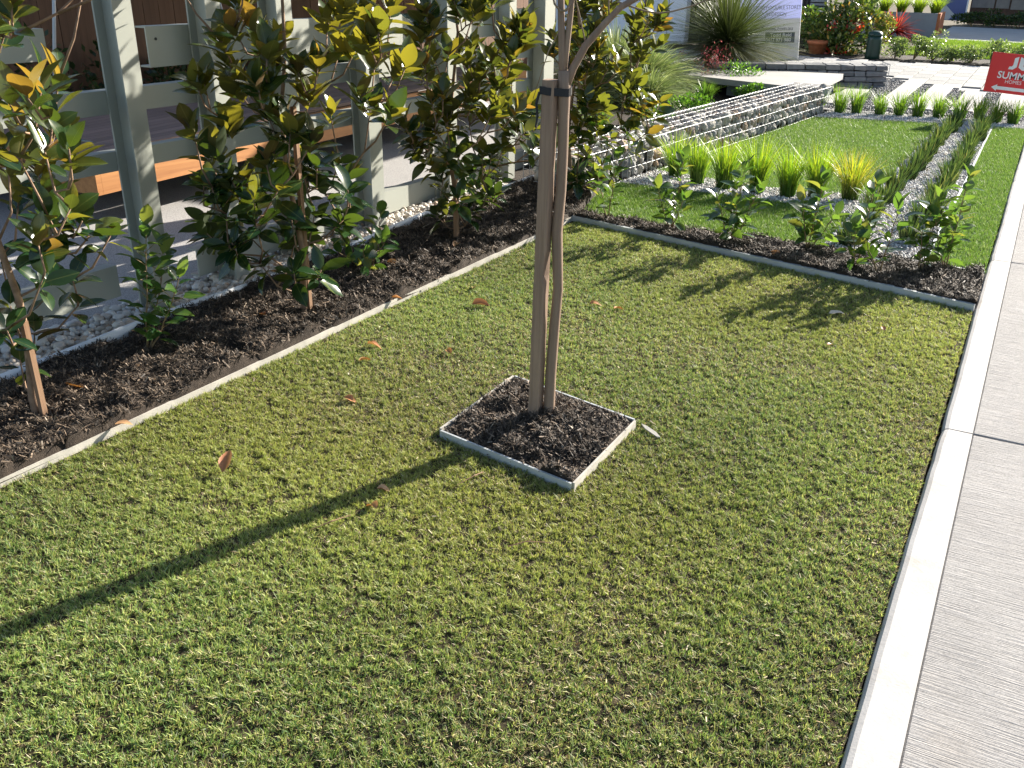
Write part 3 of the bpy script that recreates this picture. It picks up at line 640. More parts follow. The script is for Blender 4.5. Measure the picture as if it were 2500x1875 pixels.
def leaf_matrix(p, d, up, size, roll=0.0):
    x = Vector(d).normalized(); z = Vector(up) - x * Vector(up).dot(x)
    if z.length < 1e-4: z = Vector((1, 0, 0)) - x * x.x
    z.normalize(); y = z.cross(x)
    m = Matrix(((x.x, y.x, z.x, p[0]), (x.y, y.y, z.y, p[1]), (x.z, y.z, z.z, p[2]), (0, 0, 0, 1)))
    return m @ Matrix.Rotation(roll, 4, 'X') @ Matrix.Diagonal((size, size, size, 1))
MAG, MAGD = [[leaf_mesh('leaf', mm, 0.49 + 0.03 * (i % 3), 0.18 + 0.07 * (i % 4), 0.10 + 0.06 * (i % 3) - 0.08 * (i == 5), 0.012, 6, 0.86, i) for i in range(7)] for mm in ('magnolia_leaf', 'magnolia_leaf_dark')]
CAM = [leaf_mesh('leaf', 'camellia_leaf', 0.56, 0.25 + 0.06 * (i % 3), 0.10 + 0.10 * (i % 3), 0.008, 5, 0.82, i) for i in range(5)]
GOLD = 2.39996

def join_leaves(items, name, parent):
    """the leaves past the first 300, joined"""
    V, L, st, C = [], [], [], 0; mats = []; mi = []
    for me, m4 in items:
        k = len(V); V += [tuple(m4 @ v.co) for v in me.vertices]
        if me.materials[0] not in mats: mats.append(me.materials[0])
        for p in me.polygons: L.append(tuple(i + k for i in p.vertices)); mi.append(mats.index(me.materials[0]))
    me = bpy.data.meshes.new(name); me.from_pydata(V, [], L)
    for m in mats: me.materials.append(m)
    me.polygons.foreach_set('material_index', mi); me.polygons.foreach_set('use_smooth', [True] * len(L)); me.update()
    return tag(place(name, me, parent), kind='stuff')

def magnolia(base, tips, label, seed, leaves_per, top=2.0, stake=None, lean=(0, 0), dark=0.7, size=1.0, fill=0.7):
    todo = []
    r = random.Random(seed); t = thing('magnolia_tree', label, 'tree', (base[0], base[1], 0.0), 'magnolias planted along the fence')
    lx, ly = lean
    axis = [Vector((lx * z, ly * z, z)) for z in (-0.05, 0.12, 0.3, 0.5, 0.7, 0.95, 1.2, 1.5, 1.8)]
    axis = [Vector((p.x + 0.022 * math.sin(p.z * 6 + seed) * min(1, p.z * 3), p.y + 0.022 * math.cos(p.z * 5 + seed) * min(1, p.z * 3), p.z)) for p in axis]
    MB().tube(axis, [0.019, 0.017, 0.0145, 0.0125, 0.0105, 0.009, 0.0075, 0.006, 0.004], 8).build('trunk', 'magnolia_bark', t, True)
    if stake:
        sx, sy, sh = stake; MB().box(sx - 0.010, sx + 0.010, sy - 0.010, sy + 0.010, -0.1, sh, 0.002).build('stake', 'garden_stake', t)
        zt = min(0.33, sh - 0.1); tz = Vector((lx * zt, ly * zt, zt))
        MB().tube([((tz.x + sx) / 2 + 0.030 * math.cos(a), (tz.y + sy) / 2 + 0.030 * math.sin(a), zt) for a in np.linspace(0, 2 * math.pi, 12)], 0.004, 5).build('tie', 'bollard_green', t)
    shade_tips = []  # unseen upper crown, made wide and dense to shade the drive
    z = 1.48
    while z < top:
        rad = 0.62 * (1 - ((z - 1.4) / (top - 1.1)) ** 3); a = r.uniform(0, 6.28)
        shade_tips.append((rad * math.cos(a) * r.uniform(0.2, 1), rad * math.sin(a) * r.uniform(0.2, 1), z)); z += 0.017
    rr = random.Random(seed + 90)
    tips = tips + [(x + rr.uniform(-0.10, 0.10), y + rr.uniform(-0.10, 0.10), zz + rr.uniform(-0.06, 0.04)) for x, y, zz in tips if rr.random() < fill]
    skel = [(p, 0.010) for p in axis[2:]]
    allt = sorted(tips + shade_tips, key=lambda p: math.hypot(p[0], p[1]) + 0.35 * p[2])
    for i, p in enumerate(allt):
        p = Vector(p); best = None
        for q, _ in skel:
            if q.z > p.z - 0.05: continue
            c = (p - q).length + 0.55 * max(0, 0.22 - (p.z - q.z)) + 0.02
            if best is None or c < best[0]: best = (c, q)
        q = best[1] if best else axis[1]
        mid = (p + q) * 0.5 + Vector((r.uniform(-0.02, 0.02), r.uniform(-0.02, 0.02), -0.035))
        ln = (p - q).length
        MB().tube([q, mid, p], [0.0035 + 0.006 * min(ln, 0.6), 0.0042, 0.0026], 5).build('branch', 'magnolia_bark', t, True)
        skel += [(p, 0.003), (mid, 0.004)]
        out = Vector((p.x, p.y, 0)); out = out.normalized() * min(1, out.length * 2.2) if out.length > 1e-3 else out
        up = 1.0 if p.z > 0.75 else 0.55
        ax = ((p - mid).normalized() * 0.6 + out * 0.45 + Vector((0, 0, up))).normalized()
        e1 = ax.orthogonal().normalized(); e2 = ax.cross(e1); ph0 = r.uniform(0, 6.28)
        n = leaves_per if p.z < 1.5 else 6
        for k in range(n):
            ph = ph0 + k * GOLD; f = k / max(1, n - 1)
            th = (0.35 + 0.75 * f if p.z > 0.75 else 0.65 + 0.95 * f) + r.uniform(-0.2, 0.25)
            d = ax * math.cos(th) + (e1 * math.cos(ph) + e2 * math.sin(ph)) * math.sin(th)
            if p.z < 0.6: d = (d + Vector((0, 0, -0.25 * f))).normalized()
            b = p - ax * (0.055 * f) + d * 0.008
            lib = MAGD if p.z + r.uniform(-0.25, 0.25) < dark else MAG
            todo.append((lib[r.randrange(7)], leaf_matrix(b, d, ax, size * r.uniform(0.070, 0.138), r.uniform(-0.5, 0.5)), (p.x + base[0]) * -0.43 + (p.y + base[1]) * 0.8 + (9 if p.z > 1.5 else 0)))
    todo.sort(key=lambda q: q[2])
    for me, m4, _ in todo[:295]: place('leaf', me, t, m4)
    if len(todo) > 295: join_leaves([q[:2] for q in todo[295:]], 'leaves', t)
    return t

# shoot tips of the four magnolias, metres from each trunk's foot
MAG1 = [(0.3,-0.01,1.42),(0.38,-0.05,1.44),(0.19,0.04,1.35),(0.3,-0.06,1.17),(0.4,-0.07,1.2),(0.27,0.08,1.21),(0.05,0.3,1.19),(-0.03,0.18,1.03),(0.05,0.2,1.12),(0.38,0.02,1.14),(0.05,0.05,1.01),(0.23,-0.02,1.0),(0.36,-0.02,1.04),(0.46,-0.01,1.05),(0.41,0.03,1.0),(0.01,0.28,1.01),(-0.02,0.2,0.9),(0.01,0.2,0.85),(0.04,0.22,0.81),(0.39,0.01,0.86),(0.26,0.02,0.81),(0.19,0.19,0.75),(0.17,0.24,0.7),(0.16,0.32,0.67),(-0.12,0.18,0.78),(0.34,-0.09,0.77),(0.02,0.08,0.95),(0.11,0.17,0.7),(0.16,0.09,0.74),(0.3,-0.05,0.73),(0.15,0.06,0.63),(0.33,-0.09,0.65),(-0.03,0.27,0.38),(0.01,0.24,0.5),(-0.03,0.01,0.46),(0.08,-0.09,0.43),(-0.19,0.16,0.35),(-0.06,0.02,0.25),(-0.16,0.16,0.28),(-0.2,0.12,0.58)]
MAG2 = [(-0.3,-0.16,1.07),(-0.18,-0.15,1.24),(-0.24,-0.07,1.15),(-0.15,-0.12,1.04),(-0.21,-0.34,0.91),(0.0,-0.13,1.28),(-0.14,0.13,1.25),(0.13,-0.23,1.22),(0.12,-0.23,1.1),(-0.2,-0.03,1.38),(0.14,-0.07,1.15),(0.06,0.05,1.04),(0.19,0.08,1.32),(0.3,0.06,1.37),(0.14,0.4,1.34),(0.47,0.05,1.3),(0.44,0.18,1.38),(0.43,0.04,1.25),(0.17,0.18,1.21),(0.22,-0.03,1.17),(0.39,0.12,1.16),(0.33,0.34,1.1),(0.35,0.07,1.04),(0.3,0.2,0.97),(0.02,0.27,0.91),(0.24,-0.13,0.87),(0.18,-0.19,0.91),(0.04,-0.16,0.97),(-0.35,-0.01,0.89),(-0.32,-0.1,0.77),(-0.08,-0.21,0.71),(-0.24,-0.24,0.65),(-0.1,-0.27,0.71),(-0.12,-0.09,0.66),(0.09,-0.25,0.8),(-0.04,0.11,0.74),(-0.1,0.2,0.66),(0.02,0.31,0.69),(0.13,0.22,0.65),(-0.05,0.27,0.56),(0.13,-0.24,0.68),(-0.18,-0.24,0.54),(-0.55,0.0,0.4),(-0.33,0.0,0.39),(0.02,-0.05,0.5),(-0.14,0.21,0.38),(0.03,0.1,0.5),(0.05,0.24,0.44),(0.29,0.02,0.65),(-0.03,-0.22,0.52),(-0.34,-0.22,0.43),(-0.12,-0.3,0.41),(-0.11,-0.14,0.3),(-0.19,0.2,0.32),(0.15,-0.03,0.28)]
MAG3 = [(0.03,-0.3,1.33),(0.0,-0.29,1.29),(-0.02,-0.23,1.21),(-0.17,0.09,1.24),(0.1,-0.04,1.33),(0.16,-0.05,1.34),(0.3,-0.1,1.36),(0.01,0.32,1.26),(0.06,-0.02,1.29),(0.37,0.01,1.25),(0.44,-0.05,1.22),(0.42,-0.06,1.14),(0.33,-0.04,1.17),(-0.16,0.03,1.08),(-0.02,-0.24,1.06),(0.12,-0.23,1.11),(0.1,0.05,1.14),(0.15,-0.08,1.07),(-0.12,0.26,1.07),(0.3,-0.08,1.07),(0.26,0.16,1.0),(-0.19,0.07,0.95),(-0.03,-0.07,0.91),(-0.07,0.28,0.92),(0.14,0.06,1.0),(0.29,-0.01,0.96),(0.1,-0.01,0.88),(0.04,-0.28,0.88),(-0.04,-0.07,0.83),(0.07,-0.12,0.83),(-0.05,0.22,0.77),(0.04,0.23,0.79),(0.24,0.13,0.82),(-0.06,-0.34,0.74),(-0.1,-0.21,0.7),(-0.12,-0.23,0.64),(-0.04,-0.21,0.77),(0.05,-0.15,0.75),(-0.03,0.22,0.68),(0.28,-0.08,0.79),(0.47,-0.04,0.86),(0.26,0.42,0.73),(0.33,0.22,0.67),(0.28,0.47,0.66),(0.43,0.17,0.61),(0.17,0.36,0.63),(0.14,0.18,0.53),(0.16,0.28,0.56),(-0.12,0.09,0.55),(-0.12,-0.07,0.56),(0.09,-0.22,0.56),(0.12,-0.12,0.59),(0.04,0.26,0.45),(-0.24,0.13,0.44),(-0.11,0.22,0.36),(-0.01,-0.11,0.36),(0.07,0.14,0.27),(0.12,0.26,0.28),(-0.11,0.03,0.21)]
MAG4 = [(-0.12,0.14,1.28),(0.02,0.03,1.29),(0.04,0.12,1.3),(0.1,0.18,1.29),(0.25,-0.02,1.28),(0.03,0.29,1.24),(0.06,0.33,1.21),(0.22,-0.16,1.16),(-0.05,0.28,1.09),(-0.11,0.24,1.15),(-0.06,0.08,1.19),(0.12,-0.23,1.09),(-0.23,0.14,1.07),(-0.04,-0.27,1.02),(0.26,0.45,1.18),(0.35,0.3,1.26),(0.57,0.02,1.26),(0.52,0.06,1.2),(0.31,0.26,1.14),(0.3,0.21,1.05),(0.33,0.34,1.01),(0.27,0.42,0.96),(0.27,-0.04,0.95),(0.26,-0.18,1.04),(0.15,0.36,0.93),(0.24,-0.19,1.0),(-0.08,0.2,0.95),(0.17,-0.16,0.93),(0.08,0.25,0.87),(0.28,0.33,0.82),(0.29,0.4,0.78),(0.29,0.19,0.78),(-0.03,0.23,0.8),(0.08,-0.15,0.89),(0.09,0.16,0.76),(0.13,-0.04,0.72),(-0.05,0.23,0.62),(0.07,0.21,0.61),(0.06,0.01,0.75),(0.37,0.22,0.72),(0.6,0.02,0.73),(0.58,0.01,0.66),(0.36,0.26,0.63),(0.01,-0.0,0.61),(0.08,0.28,0.63),(0.32,0.25,0.64),(0.16,-0.15,0.61),(0.2,0.02,0.49),(0.17,0.27,0.43),(0.35,0.21,0.52),(0.54,-0.02,0.54),(0.29,0.38,0.37),(0.03,0.23,0.3),(0.14,-0.2,0.49),(0.02,0.04,0.23),(0.15,0.0,0.2),(0.19,0.29,0.19)]
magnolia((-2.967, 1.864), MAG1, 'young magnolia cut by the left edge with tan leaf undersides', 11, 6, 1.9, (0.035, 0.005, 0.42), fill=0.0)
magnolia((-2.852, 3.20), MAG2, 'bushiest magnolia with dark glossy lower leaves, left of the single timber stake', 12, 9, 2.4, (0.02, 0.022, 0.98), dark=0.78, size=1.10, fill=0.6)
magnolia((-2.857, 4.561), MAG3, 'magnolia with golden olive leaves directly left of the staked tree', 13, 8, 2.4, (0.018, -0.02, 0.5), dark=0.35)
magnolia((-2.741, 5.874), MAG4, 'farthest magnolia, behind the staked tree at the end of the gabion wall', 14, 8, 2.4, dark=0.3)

# ------------------------------------------------------------------ the staked street tree
def staked_tree():
    stk = thing('timber_stake', 'square weathered timber stake standing beside the bare young tree trunk', 'stake', (-1.40, 2.767, 0))
    m = MB(); vs = []; zs = np.linspace(-0.1, 1.232, 30); r = random.Random(5)
    for z in zs:
        cx = 0.022 * (z / 1.23); cy = 0.013 * (z / 1.23); h = 0.021
        for sx, sy in ((-1, -1), (1, -1), (1, 1), (-1, 1)):
            n = 0.006 if (sx, sy) == (1, -1) and 0.56 < z < 0.66 else 0
            for ex, ey in (((0, 0.003), (0.003, 0)) if sx * sy > 0 else ((0.003, 0), (0, 0.003))):
                vs.append((cx + sx * (h - ex - n) + r.uniform(-0.0007, 0.0007), cy + sy * (h - ey) + r.uniform(-0.0007, 0.0007), z))
    k = 8; fs = [(j * k + i, j * k + (i + 1) % k, (j + 1) * k + (i + 1) % k, (j + 1) * k + i) for j in range(len(zs) - 1) for i in range(k)]
    fs += [tuple(range(k - 1, -1, -1)), tuple(range((len(zs) - 1) * k, len(zs) * k))]
    m.add(vs, fs).build('post', 'stake_wood', stk)
    t = thing('young_tree', 'bare young tree with forked grey brown stems tied to the timber stake', 'tree', (-1.353, 2.792, 0))
    o = Vector((-1.353, 2.792, 0)); L = lambda ps: [Vector(p) - o for p in ps]
    tr = L([(-1.356, 2.792, -0.08), (-1.355, 2.792, 0.0), (-1.353, 2.793, 0.2), (-1.346, 2.797, 0.40), (-1.338, 2.80, 0.54), (-1.342, 2.797, 0.64), (-1.348, 2.797, 0.74), (-1.340, 2.801, 0.88), (-1.338, 2.802, 1.0), (-1.339, 2.801, 1.12), (-1.340, 2.801, 1.20), (-1.341, 2.80, 1.26)])
    MB().tube(tr, [0.024, 0.0215, 0.0195, 0.0185, 0.0172, 0.018, 0.019, 0.0175, 0.017, 0.0178, 0.0205, 0.020], 12).build('trunk', 'bark', t, True)
    def br(ps, r, n=10): MB().tube(L(ps), r, n).build('branch', 'bark', t, True)
    br([(-1.343, 2.80, 1.22), (-1.349, 2.797, 1.30), (-1.354, 2.793, 1.40), (-1.357, 2.791, 1.48), (-1.37, 2.78, 1.75), (-1.36, 2.79, 2.1), (-1.40, 2.76, 2.5)], [0.013, 0.0115, 0.011, 0.0105, 0.009, 0.007, 0.003])
    br([(-1.345, 2.799, 1.24), (-1.337, 2.803, 1.33), (-1.330, 2.806, 1.42), (-1.327, 2.807, 1.48), (-1.31, 2.83, 1.8), (-1.27, 2.87, 2.2)], [0.011, 0.0095, 0.009, 0.0085, 0.007, 0.003])
    br([(-1.340, 2.80, 1.195), (-1.318, 2.812, 1.265), (-1.285, 2.830, 1.335), (-1.235, 2.857, 1.40), (-1.195, 2.878, 1.447), (-1.15, 2.90, 1.475), (-1.09, 2.935, 1.482), (-1.02, 2.972, 1.486), (-0.93, 3.02, 1.53), (-0.80, 3.09, 1.64)], [0.014, 0.0125, 0.0115, 0.0105, 0.010, 0.0095, 0.009, 0.008, 0.006, 0.003])
    def tw(ps, r): MB().tube(L(ps), r, 6).build('twig', 'twig', t, True)
    tw([(-1.205, 2.872, 1.462), (-1.165, 2.893, 1.448), (-1.123, 2.917, 1.435), (-1.09, 2.935, 1.431), (-1.057, 2.953, 1.436), (-1.01, 2.978, 1.45), (-0.96, 3.005, 1.472), (-0.90, 3.04, 1.52)], [0.0032, 0.003, 0.0028, 0.0026, 0.0026, 0.0024, 0.002, 0.0015])
    tw([(-1.282, 2.832, 1.325), (-1.293, 2.827, 1.37), (-1.307, 2.818, 1.43), (-1.33, 2.80, 1.52), (-1.36, 2.77, 1.63)], [0.003, 0.0026, 0.0024, 0.002, 0.0012])
    tw([(-1.337, 2.801, 1.41), (-1.36, 2.79, 1.372), (-1.385, 2.775, 1.32), (-1.405, 2.765, 1.25), (-1.426, 2.753, 1.172)], [0.0025, 0.0022, 0.002, 0.0017, 0.001])
    tw([(-1.377, 2.765, 1.50), (-1.367, 2.768, 1.455), (-1.350, 2.775, 1.434), (-1.335, 2.785, 1.436), (-1.325, 2.79, 1.455)], [0.002, 0.0035, 0.004, 0.004, 0.003])
    tw([(-1.225, 2.862, 1.412), (-1.228, 2.86, 1.46), (-1.225, 2.862, 1.55)], [0.003, 0.0025, 0.0015])
    tie = MB(); loop = []
    cs, ct = Vector((-1.378, 2.780)), Vector((-1.340, 2.801))
    for a, c, rr in ((200, cs, 0.031), (225, cs, 0.034), (250, cs, 0.031), (275, cs, 0.026), (300, ct, 0.0215), (330, ct, 0.0215), (0, ct, 0.0215), (30, ct, 0.0215), (60, ct, 0.0215), (95, cs, 0.029), (120, cs, 0.033), (140, cs, 0.034), (165, cs, 0.029)):
        loop.append(c + Vector((math.cos(R(a)), math.sin(R(a)))) * rr)
    n = len(loop); vs = []
    for i, p in enumerate(loop):
        q = (p - (cs + ct) / 2).normalized() * 0.003; z = 1.186 + 0.004 * math.sin(i)
        vs += [(p.x, p.y, z), (p.x + q.x, p.y + q.y, z), (p.x + q.x, p.y + q.y, z + 0.024), (p.x, p.y, z + 0.024)]
    fs = [(i * 4 + k, ((i + 1) % n) * 4 + k, ((i + 1) % n) * 4 + (k + 1) % 4, i * 4 + (k + 1) % 4) for i in range(n) for k in range(4)]
    o2 = tag(tie.add(vs, fs).build('tree_tie', 'black_rubber'), 'black rubber strap tying the young tree to its stake', 'strap')
    MB().tube([(-1.405, 2.756, 1.195), (-1.412, 2.75, 1.16), (-1.408, 2.752, 1.12), (-1.413, 2.749, 1.085)], [0.005, 0.005, 0.004, 0.003], 6).build('loose_end', 'black_rubber', o2)
staked_tree()

# ------------------------------------------------------------------ camellias
def camellia(base, h, label, group, seed, nst=3, spread=0.14, size=0.088, cap=60):
    r = random.Random(seed); z0 = 0.03; t = thing('camellia_shrub', label, 'shrub', (base[0], base[1], z0), group)
    cnt = 0
    for s in range(nst):
        a = r.uniform(0, 6.28) if s else 1.0; hh = h * (1.0 if s == 0 else r.uniform(0.5, 0.82)); sp = spread * (0.35 if s == 0 else r.uniform(0.6, 1.2))
        k = 7; pts = [Vector((sp * math.cos(a) * (i / k) ** 0.8 + r.uniform(-0.006, 0.006) * (i > 0), sp * math.sin(a) * (i / k) ** 0.8 + r.uniform(-0.006, 0.006) * (i > 0), -0.03 * (i == 0) + hh * i / k)) for i in range(k + 1)]
        MB().tube(pts, [0.0045 - 0.003 * i / k for i in range(k + 1)], 5).build('stem', 'camellia_stem', t, True)
        n = int(hh / 0.0165); ph = r.uniform(0, 6.28)
        for j in range(n):
            f = 0.16 + 0.84 * (j + 0.5) / n; g = f * k; i = min(int(g), k - 1); p = pts[i].lerp(pts[i + 1], g - i); ax = (pts[i + 1] - pts[i]).normalized()
            ph += 2.4 + r.uniform(-0.4, 0.4); e1 = ax.orthogonal().normalized(); e2 = ax.cross(e1)
            th = (1.15 if f < 0.88 else 0.45) + r.uniform(-0.3, 0.25); d = ax * math.cos(th) + (e1 * math.cos(ph) + e2 * math.sin(ph)) * math.sin(th)
            q = p + d * 0.010
            if r.random() < 0.5 and 0.25 < f < 0.85: q = p + d * r.uniform(0.025, 0.05) + Vector((0, 0, 0.01)); MB().tube([p, q], [0.0018, 0.0014], 4).build('twig', 'camellia_stem', t)
            place('leaf', CAM[r.randrange(5)], t, leaf_matrix(q, d, ax, size * r.uniform(0.75, 1.2), r.uniform(-0.5, 0.5))); cnt += 1
GC = 'camellias planted across the wedge bed'
for i, (b, h, sd, ns, lab) in enumerate([((-2.31, 5.535), 0.40, 21, 2, 'camellia nearest the gabion wall in the cross bed'), ((-1.876, 5.53), 0.44, 22, 3, 'second camellia from the gabion wall in the cross bed'),
        ((-1.464, 5.43), 0.45, 23, 4, 'third camellia from the gabion wall, bushy at its foot'), ((-1.023, 5.47), 0.42, 24, 3, 'fourth camellia from the gabion wall, left of the gravel strip'),
        ((-0.72, 5.30), 0.46, 25, 2, 'fifth camellia from the gabion wall, thin stemmed before the gravel strip'), ((-0.585, 5.25), 0.37, 26, 2, 'shortest camellia in the cross bed, before the gravel strip'),
        ((-0.40, 5.42), 0.40, 27, 2, 'camellia before the white edging, second from the footpath'), ((-0.285, 5.49), 0.52, 28, 3, 'tallest camellia of the cross bed, nearest the footpath')]):
    camellia(b, h, lab, GC, sd, ns)
GL = 'camellias under the magnolias'
camellia((-3.10, 2.48), 0.55, 'tall two stemmed camellia at the left between the first two magnolias', GL, 31, 3, 0.22, 0.085)
camellia((-3.02, 3.93), 0.30, 'low spreading camellia right of the bushiest magnolia', GL, 32, 5, 0.26, 0.085)
camellia((-3.08, 5.39), 0.36, 'dark camellia at the far end of the magnolia bed', GL, 33, 4, 0.18, 0.085)

# ------------------------------------------------------------------ grass tufts and strappy rows
def tuft(name, loc, n, h, reach, w, base_r, low, high, label, cat, group=None, mat="strap", droop=0.10, seg=3, z=0.0, bias=(0, 0)):
    a = rng.uniform(0, 2 * math.pi, n); r = base_r * np.sqrt(rng.random(n)); u = rng.random(n)
    P = np.stack([r * np.cos(a), r * np.sin(a), np.full(n, -0.01)], 1); ang = a + rng.normal(0, 0.5, n)
    H = h * rng.uniform(0.62, 1.08, n); lean = reach * np.abs(u) ** 0.8 + 0.03
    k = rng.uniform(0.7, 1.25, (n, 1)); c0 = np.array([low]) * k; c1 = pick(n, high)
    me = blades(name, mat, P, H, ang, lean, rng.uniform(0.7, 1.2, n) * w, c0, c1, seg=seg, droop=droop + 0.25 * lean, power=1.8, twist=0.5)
    o = place(name, me); o.location = (loc[0], loc[1], z); return tag(o, label, cat, group)
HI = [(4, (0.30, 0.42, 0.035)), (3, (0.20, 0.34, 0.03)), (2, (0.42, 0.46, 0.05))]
FX = [(-2.41, 7.10), (-2.18, 6.94), (-1.955, 6.88), (-1.713, 6.90), (-1.485, 6.88), (-1.296, 6.95), (-1.073, 7.02)]
for i, p in enumerate(FX):
    hi = HI if i < 6 else [(3, (0.52, 0.46, 0.05)), (2, (0.34, 0.42, 0.04)), (1, (0.55, 0.40, 0.10))]
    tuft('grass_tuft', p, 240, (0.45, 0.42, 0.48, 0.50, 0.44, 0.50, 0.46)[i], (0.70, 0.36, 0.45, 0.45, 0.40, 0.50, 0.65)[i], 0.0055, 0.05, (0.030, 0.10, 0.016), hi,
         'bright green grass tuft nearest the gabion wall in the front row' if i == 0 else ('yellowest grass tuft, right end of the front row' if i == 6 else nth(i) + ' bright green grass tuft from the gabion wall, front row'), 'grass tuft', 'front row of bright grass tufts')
BX = [(-2.395, 11.10), (-2.19, 11.10), (-1.962, 11.17), (-1.79, 11.22), (-1.551, 11.27), (-1.358, 11.30), (-1.172, 11.35), (-0.968, 11.385), (-0.765, 11.45), (-0.576, 11.50), (-0.405, 11.40), (-0.243, 11.38)]
for i, p in enumerate(BX):
    tuft('grass_tuft', p, 150, (0.32, 0.32, 0.39, 0.38, 0.32, 0.35, 0.37, 0.35, 0.36, 0.34, 0.33, 0.34)[i], 0.42 + 0.1 * (i % 3), 0.006, 0.05, (0.04, 0.11, 0.02), [(4, (0.22, 0.34, 0.035)), (3, (0.14, 0.25, 0.03)), (1, (0.36, 0.42, 0.05))],
         ('back row grass tuft at the far end of the gabion wall' if i == 0 else nth(i) + ' tuft from the gabion wall in the back row, before the pavers') if i < 11 else 'back row grass tuft nearest the footpath, under the red sign', 'grass tuft', 'back row of grass tufts')
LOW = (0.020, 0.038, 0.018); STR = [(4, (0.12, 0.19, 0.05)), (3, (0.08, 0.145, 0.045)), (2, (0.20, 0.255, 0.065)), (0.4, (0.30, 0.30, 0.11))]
for row, (xa, ya, xb, yb, nm) in enumerate(((-0.85, 5.86, -0.76, 10.85, 'left'), (-0.53, 6.12, -0.48, 10.95, 'right'))):
    for i in range(13):
        f = i / 12; x = xa + (xb - xa) * f + random.uniform(-0.02, 0.02); y = ya + (yb - ya) * f + random.uniform(-0.05, 0.05)
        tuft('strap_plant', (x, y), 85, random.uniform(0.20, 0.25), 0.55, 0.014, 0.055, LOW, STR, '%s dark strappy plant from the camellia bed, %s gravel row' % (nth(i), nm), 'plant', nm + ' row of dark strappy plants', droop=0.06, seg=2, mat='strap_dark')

def needles(name, c, dirs, L, W, droop, c0, c1, mat='needle', seg=3):
    """stiff blades fanning out in any direction from a point"""
    n = len(dirs); up = np.array([0, 0, 1.0]); s = np.cross(dirs, up + rng.normal(0, 0.3, (n, 3))); s /= np.linalg.norm(s, axis=1)[:, None] + 1e-9
    vs, cs = [], []
    for i in range(seg + 1):
        t = i / seg; p = c + dirs * (L * (0.04 + 0.96 * t))[:, None]; p[:, 2] -= droop * L * t ** 2.2; col = c0 + (c1 - c0) * t
        if i < seg: w = W * (1 - 0.5 * t) * 0.5; vs += [p - s * w, p + s * w]; cs += [col, col]
        else: vs.append(p); cs.append(col)
    k = 2 * seg + 1; V = np.stack(vs, 1).reshape(-1, 3); C = np.stack(cs, 1).reshape(-1, 3); base = (np.arange(n) * k)[:, None]
    lp = [base + np.array([[2 * i, 2 * i + 1, 2 * i + 3, 2 * i + 2]]) for i in range(seg - 1)] + [base + np.array([[2 * seg - 2, 2 * seg - 1, 2 * seg]])]
    Lp = np.concatenate(lp, 1); st = (np.arange(n) * Lp.shape[1])[:, None] + np.array([[4 * i for i in range(seg)]])
    return np_mesh(name, V, Lp.ravel(), st.ravel(), mat, C)
def dirs_cone(n, lo, hi):
    z = rng.uniform(math.sin(lo), math.sin(hi), n); a = rng.uniform(0, 6.28, n); r = np.sqrt(1 - z * z); return np.stack([r * np.cos(a), r * np.sin(a), z], 1)

# behind the gabion wall
sheet('garden_bed', [(gx(6.3) - 0.44, 6.4), (gx(11.1) - 0.44, 11.1), (-2.5, 14.2), (-6.8, 14.2), (-3.66, 6.4)], -0.010, 'mulch')
gt = thing('grass_tree', 'grass tree with a short black trunk and a globe of stiff needles', 'grass tree', (-4.03, 13.65, 0))
MB().lathe([(0.13, -0.05), (0.125, 0.1), (0.11, 0.25), (0.12, 0.40), (0.06, 0.47)], 14).build('trunk', 'grass_trunk', gt, True)
n = 3600; d = dirs_cone(n, -0.55, 1.5); low = d[:, 2] < 0.05
c0 = pick(n, [(1, (0.05, 0.07, 0.025))]); c1 = np.where(low[:, None], pick(n, [(3, (0.16, 0.18, 0.07)), (2, (0.34, 0.32, 0.2))]), pick(n, [(3, (0.10, 0.14, 0.04)), (2, (0.16, 0.20, 0.06))]))
place('needles', needles('needles', np.array([0, 0, 0.46]), d, rng.uniform(0.80, 1.30, n), 0.0060, np.where(low, 0.10, 0.16), c0, c1), gt)
for loc, h, nn, lab in (((-4.45, 11.55), 1.15, 3200, 'large soft fountain grass behind the near end of the gabion wall'), ((-5.05, 12.1), 1.45, 2600, 'taller upright fountain grass left of the large soft one'), ((-4.05, 10.75), 0.75, 1600, 'smaller fountain grass arching towards the gabion wall')):
    d = dirs_cone(nn, 0.30, 1.5); o = place('fountain_grass', needles('fountain_grass', np.array([0, 0, -0.02]), d, rng.uniform(0.65, 1.05, nn) * h, 0.0085, 0.40, pick(nn, [(1, (0.13, 0.19, 0.065))]), pick(nn, [(3, (0.26, 0.34, 0.14)), (2, (0.34, 0.40, 0.19)), (1, (0.48, 0.50, 0.32))]), seg=4))
    o.location = (*loc, 0); tag(o, lab, 'grass', 'fountain grasses')

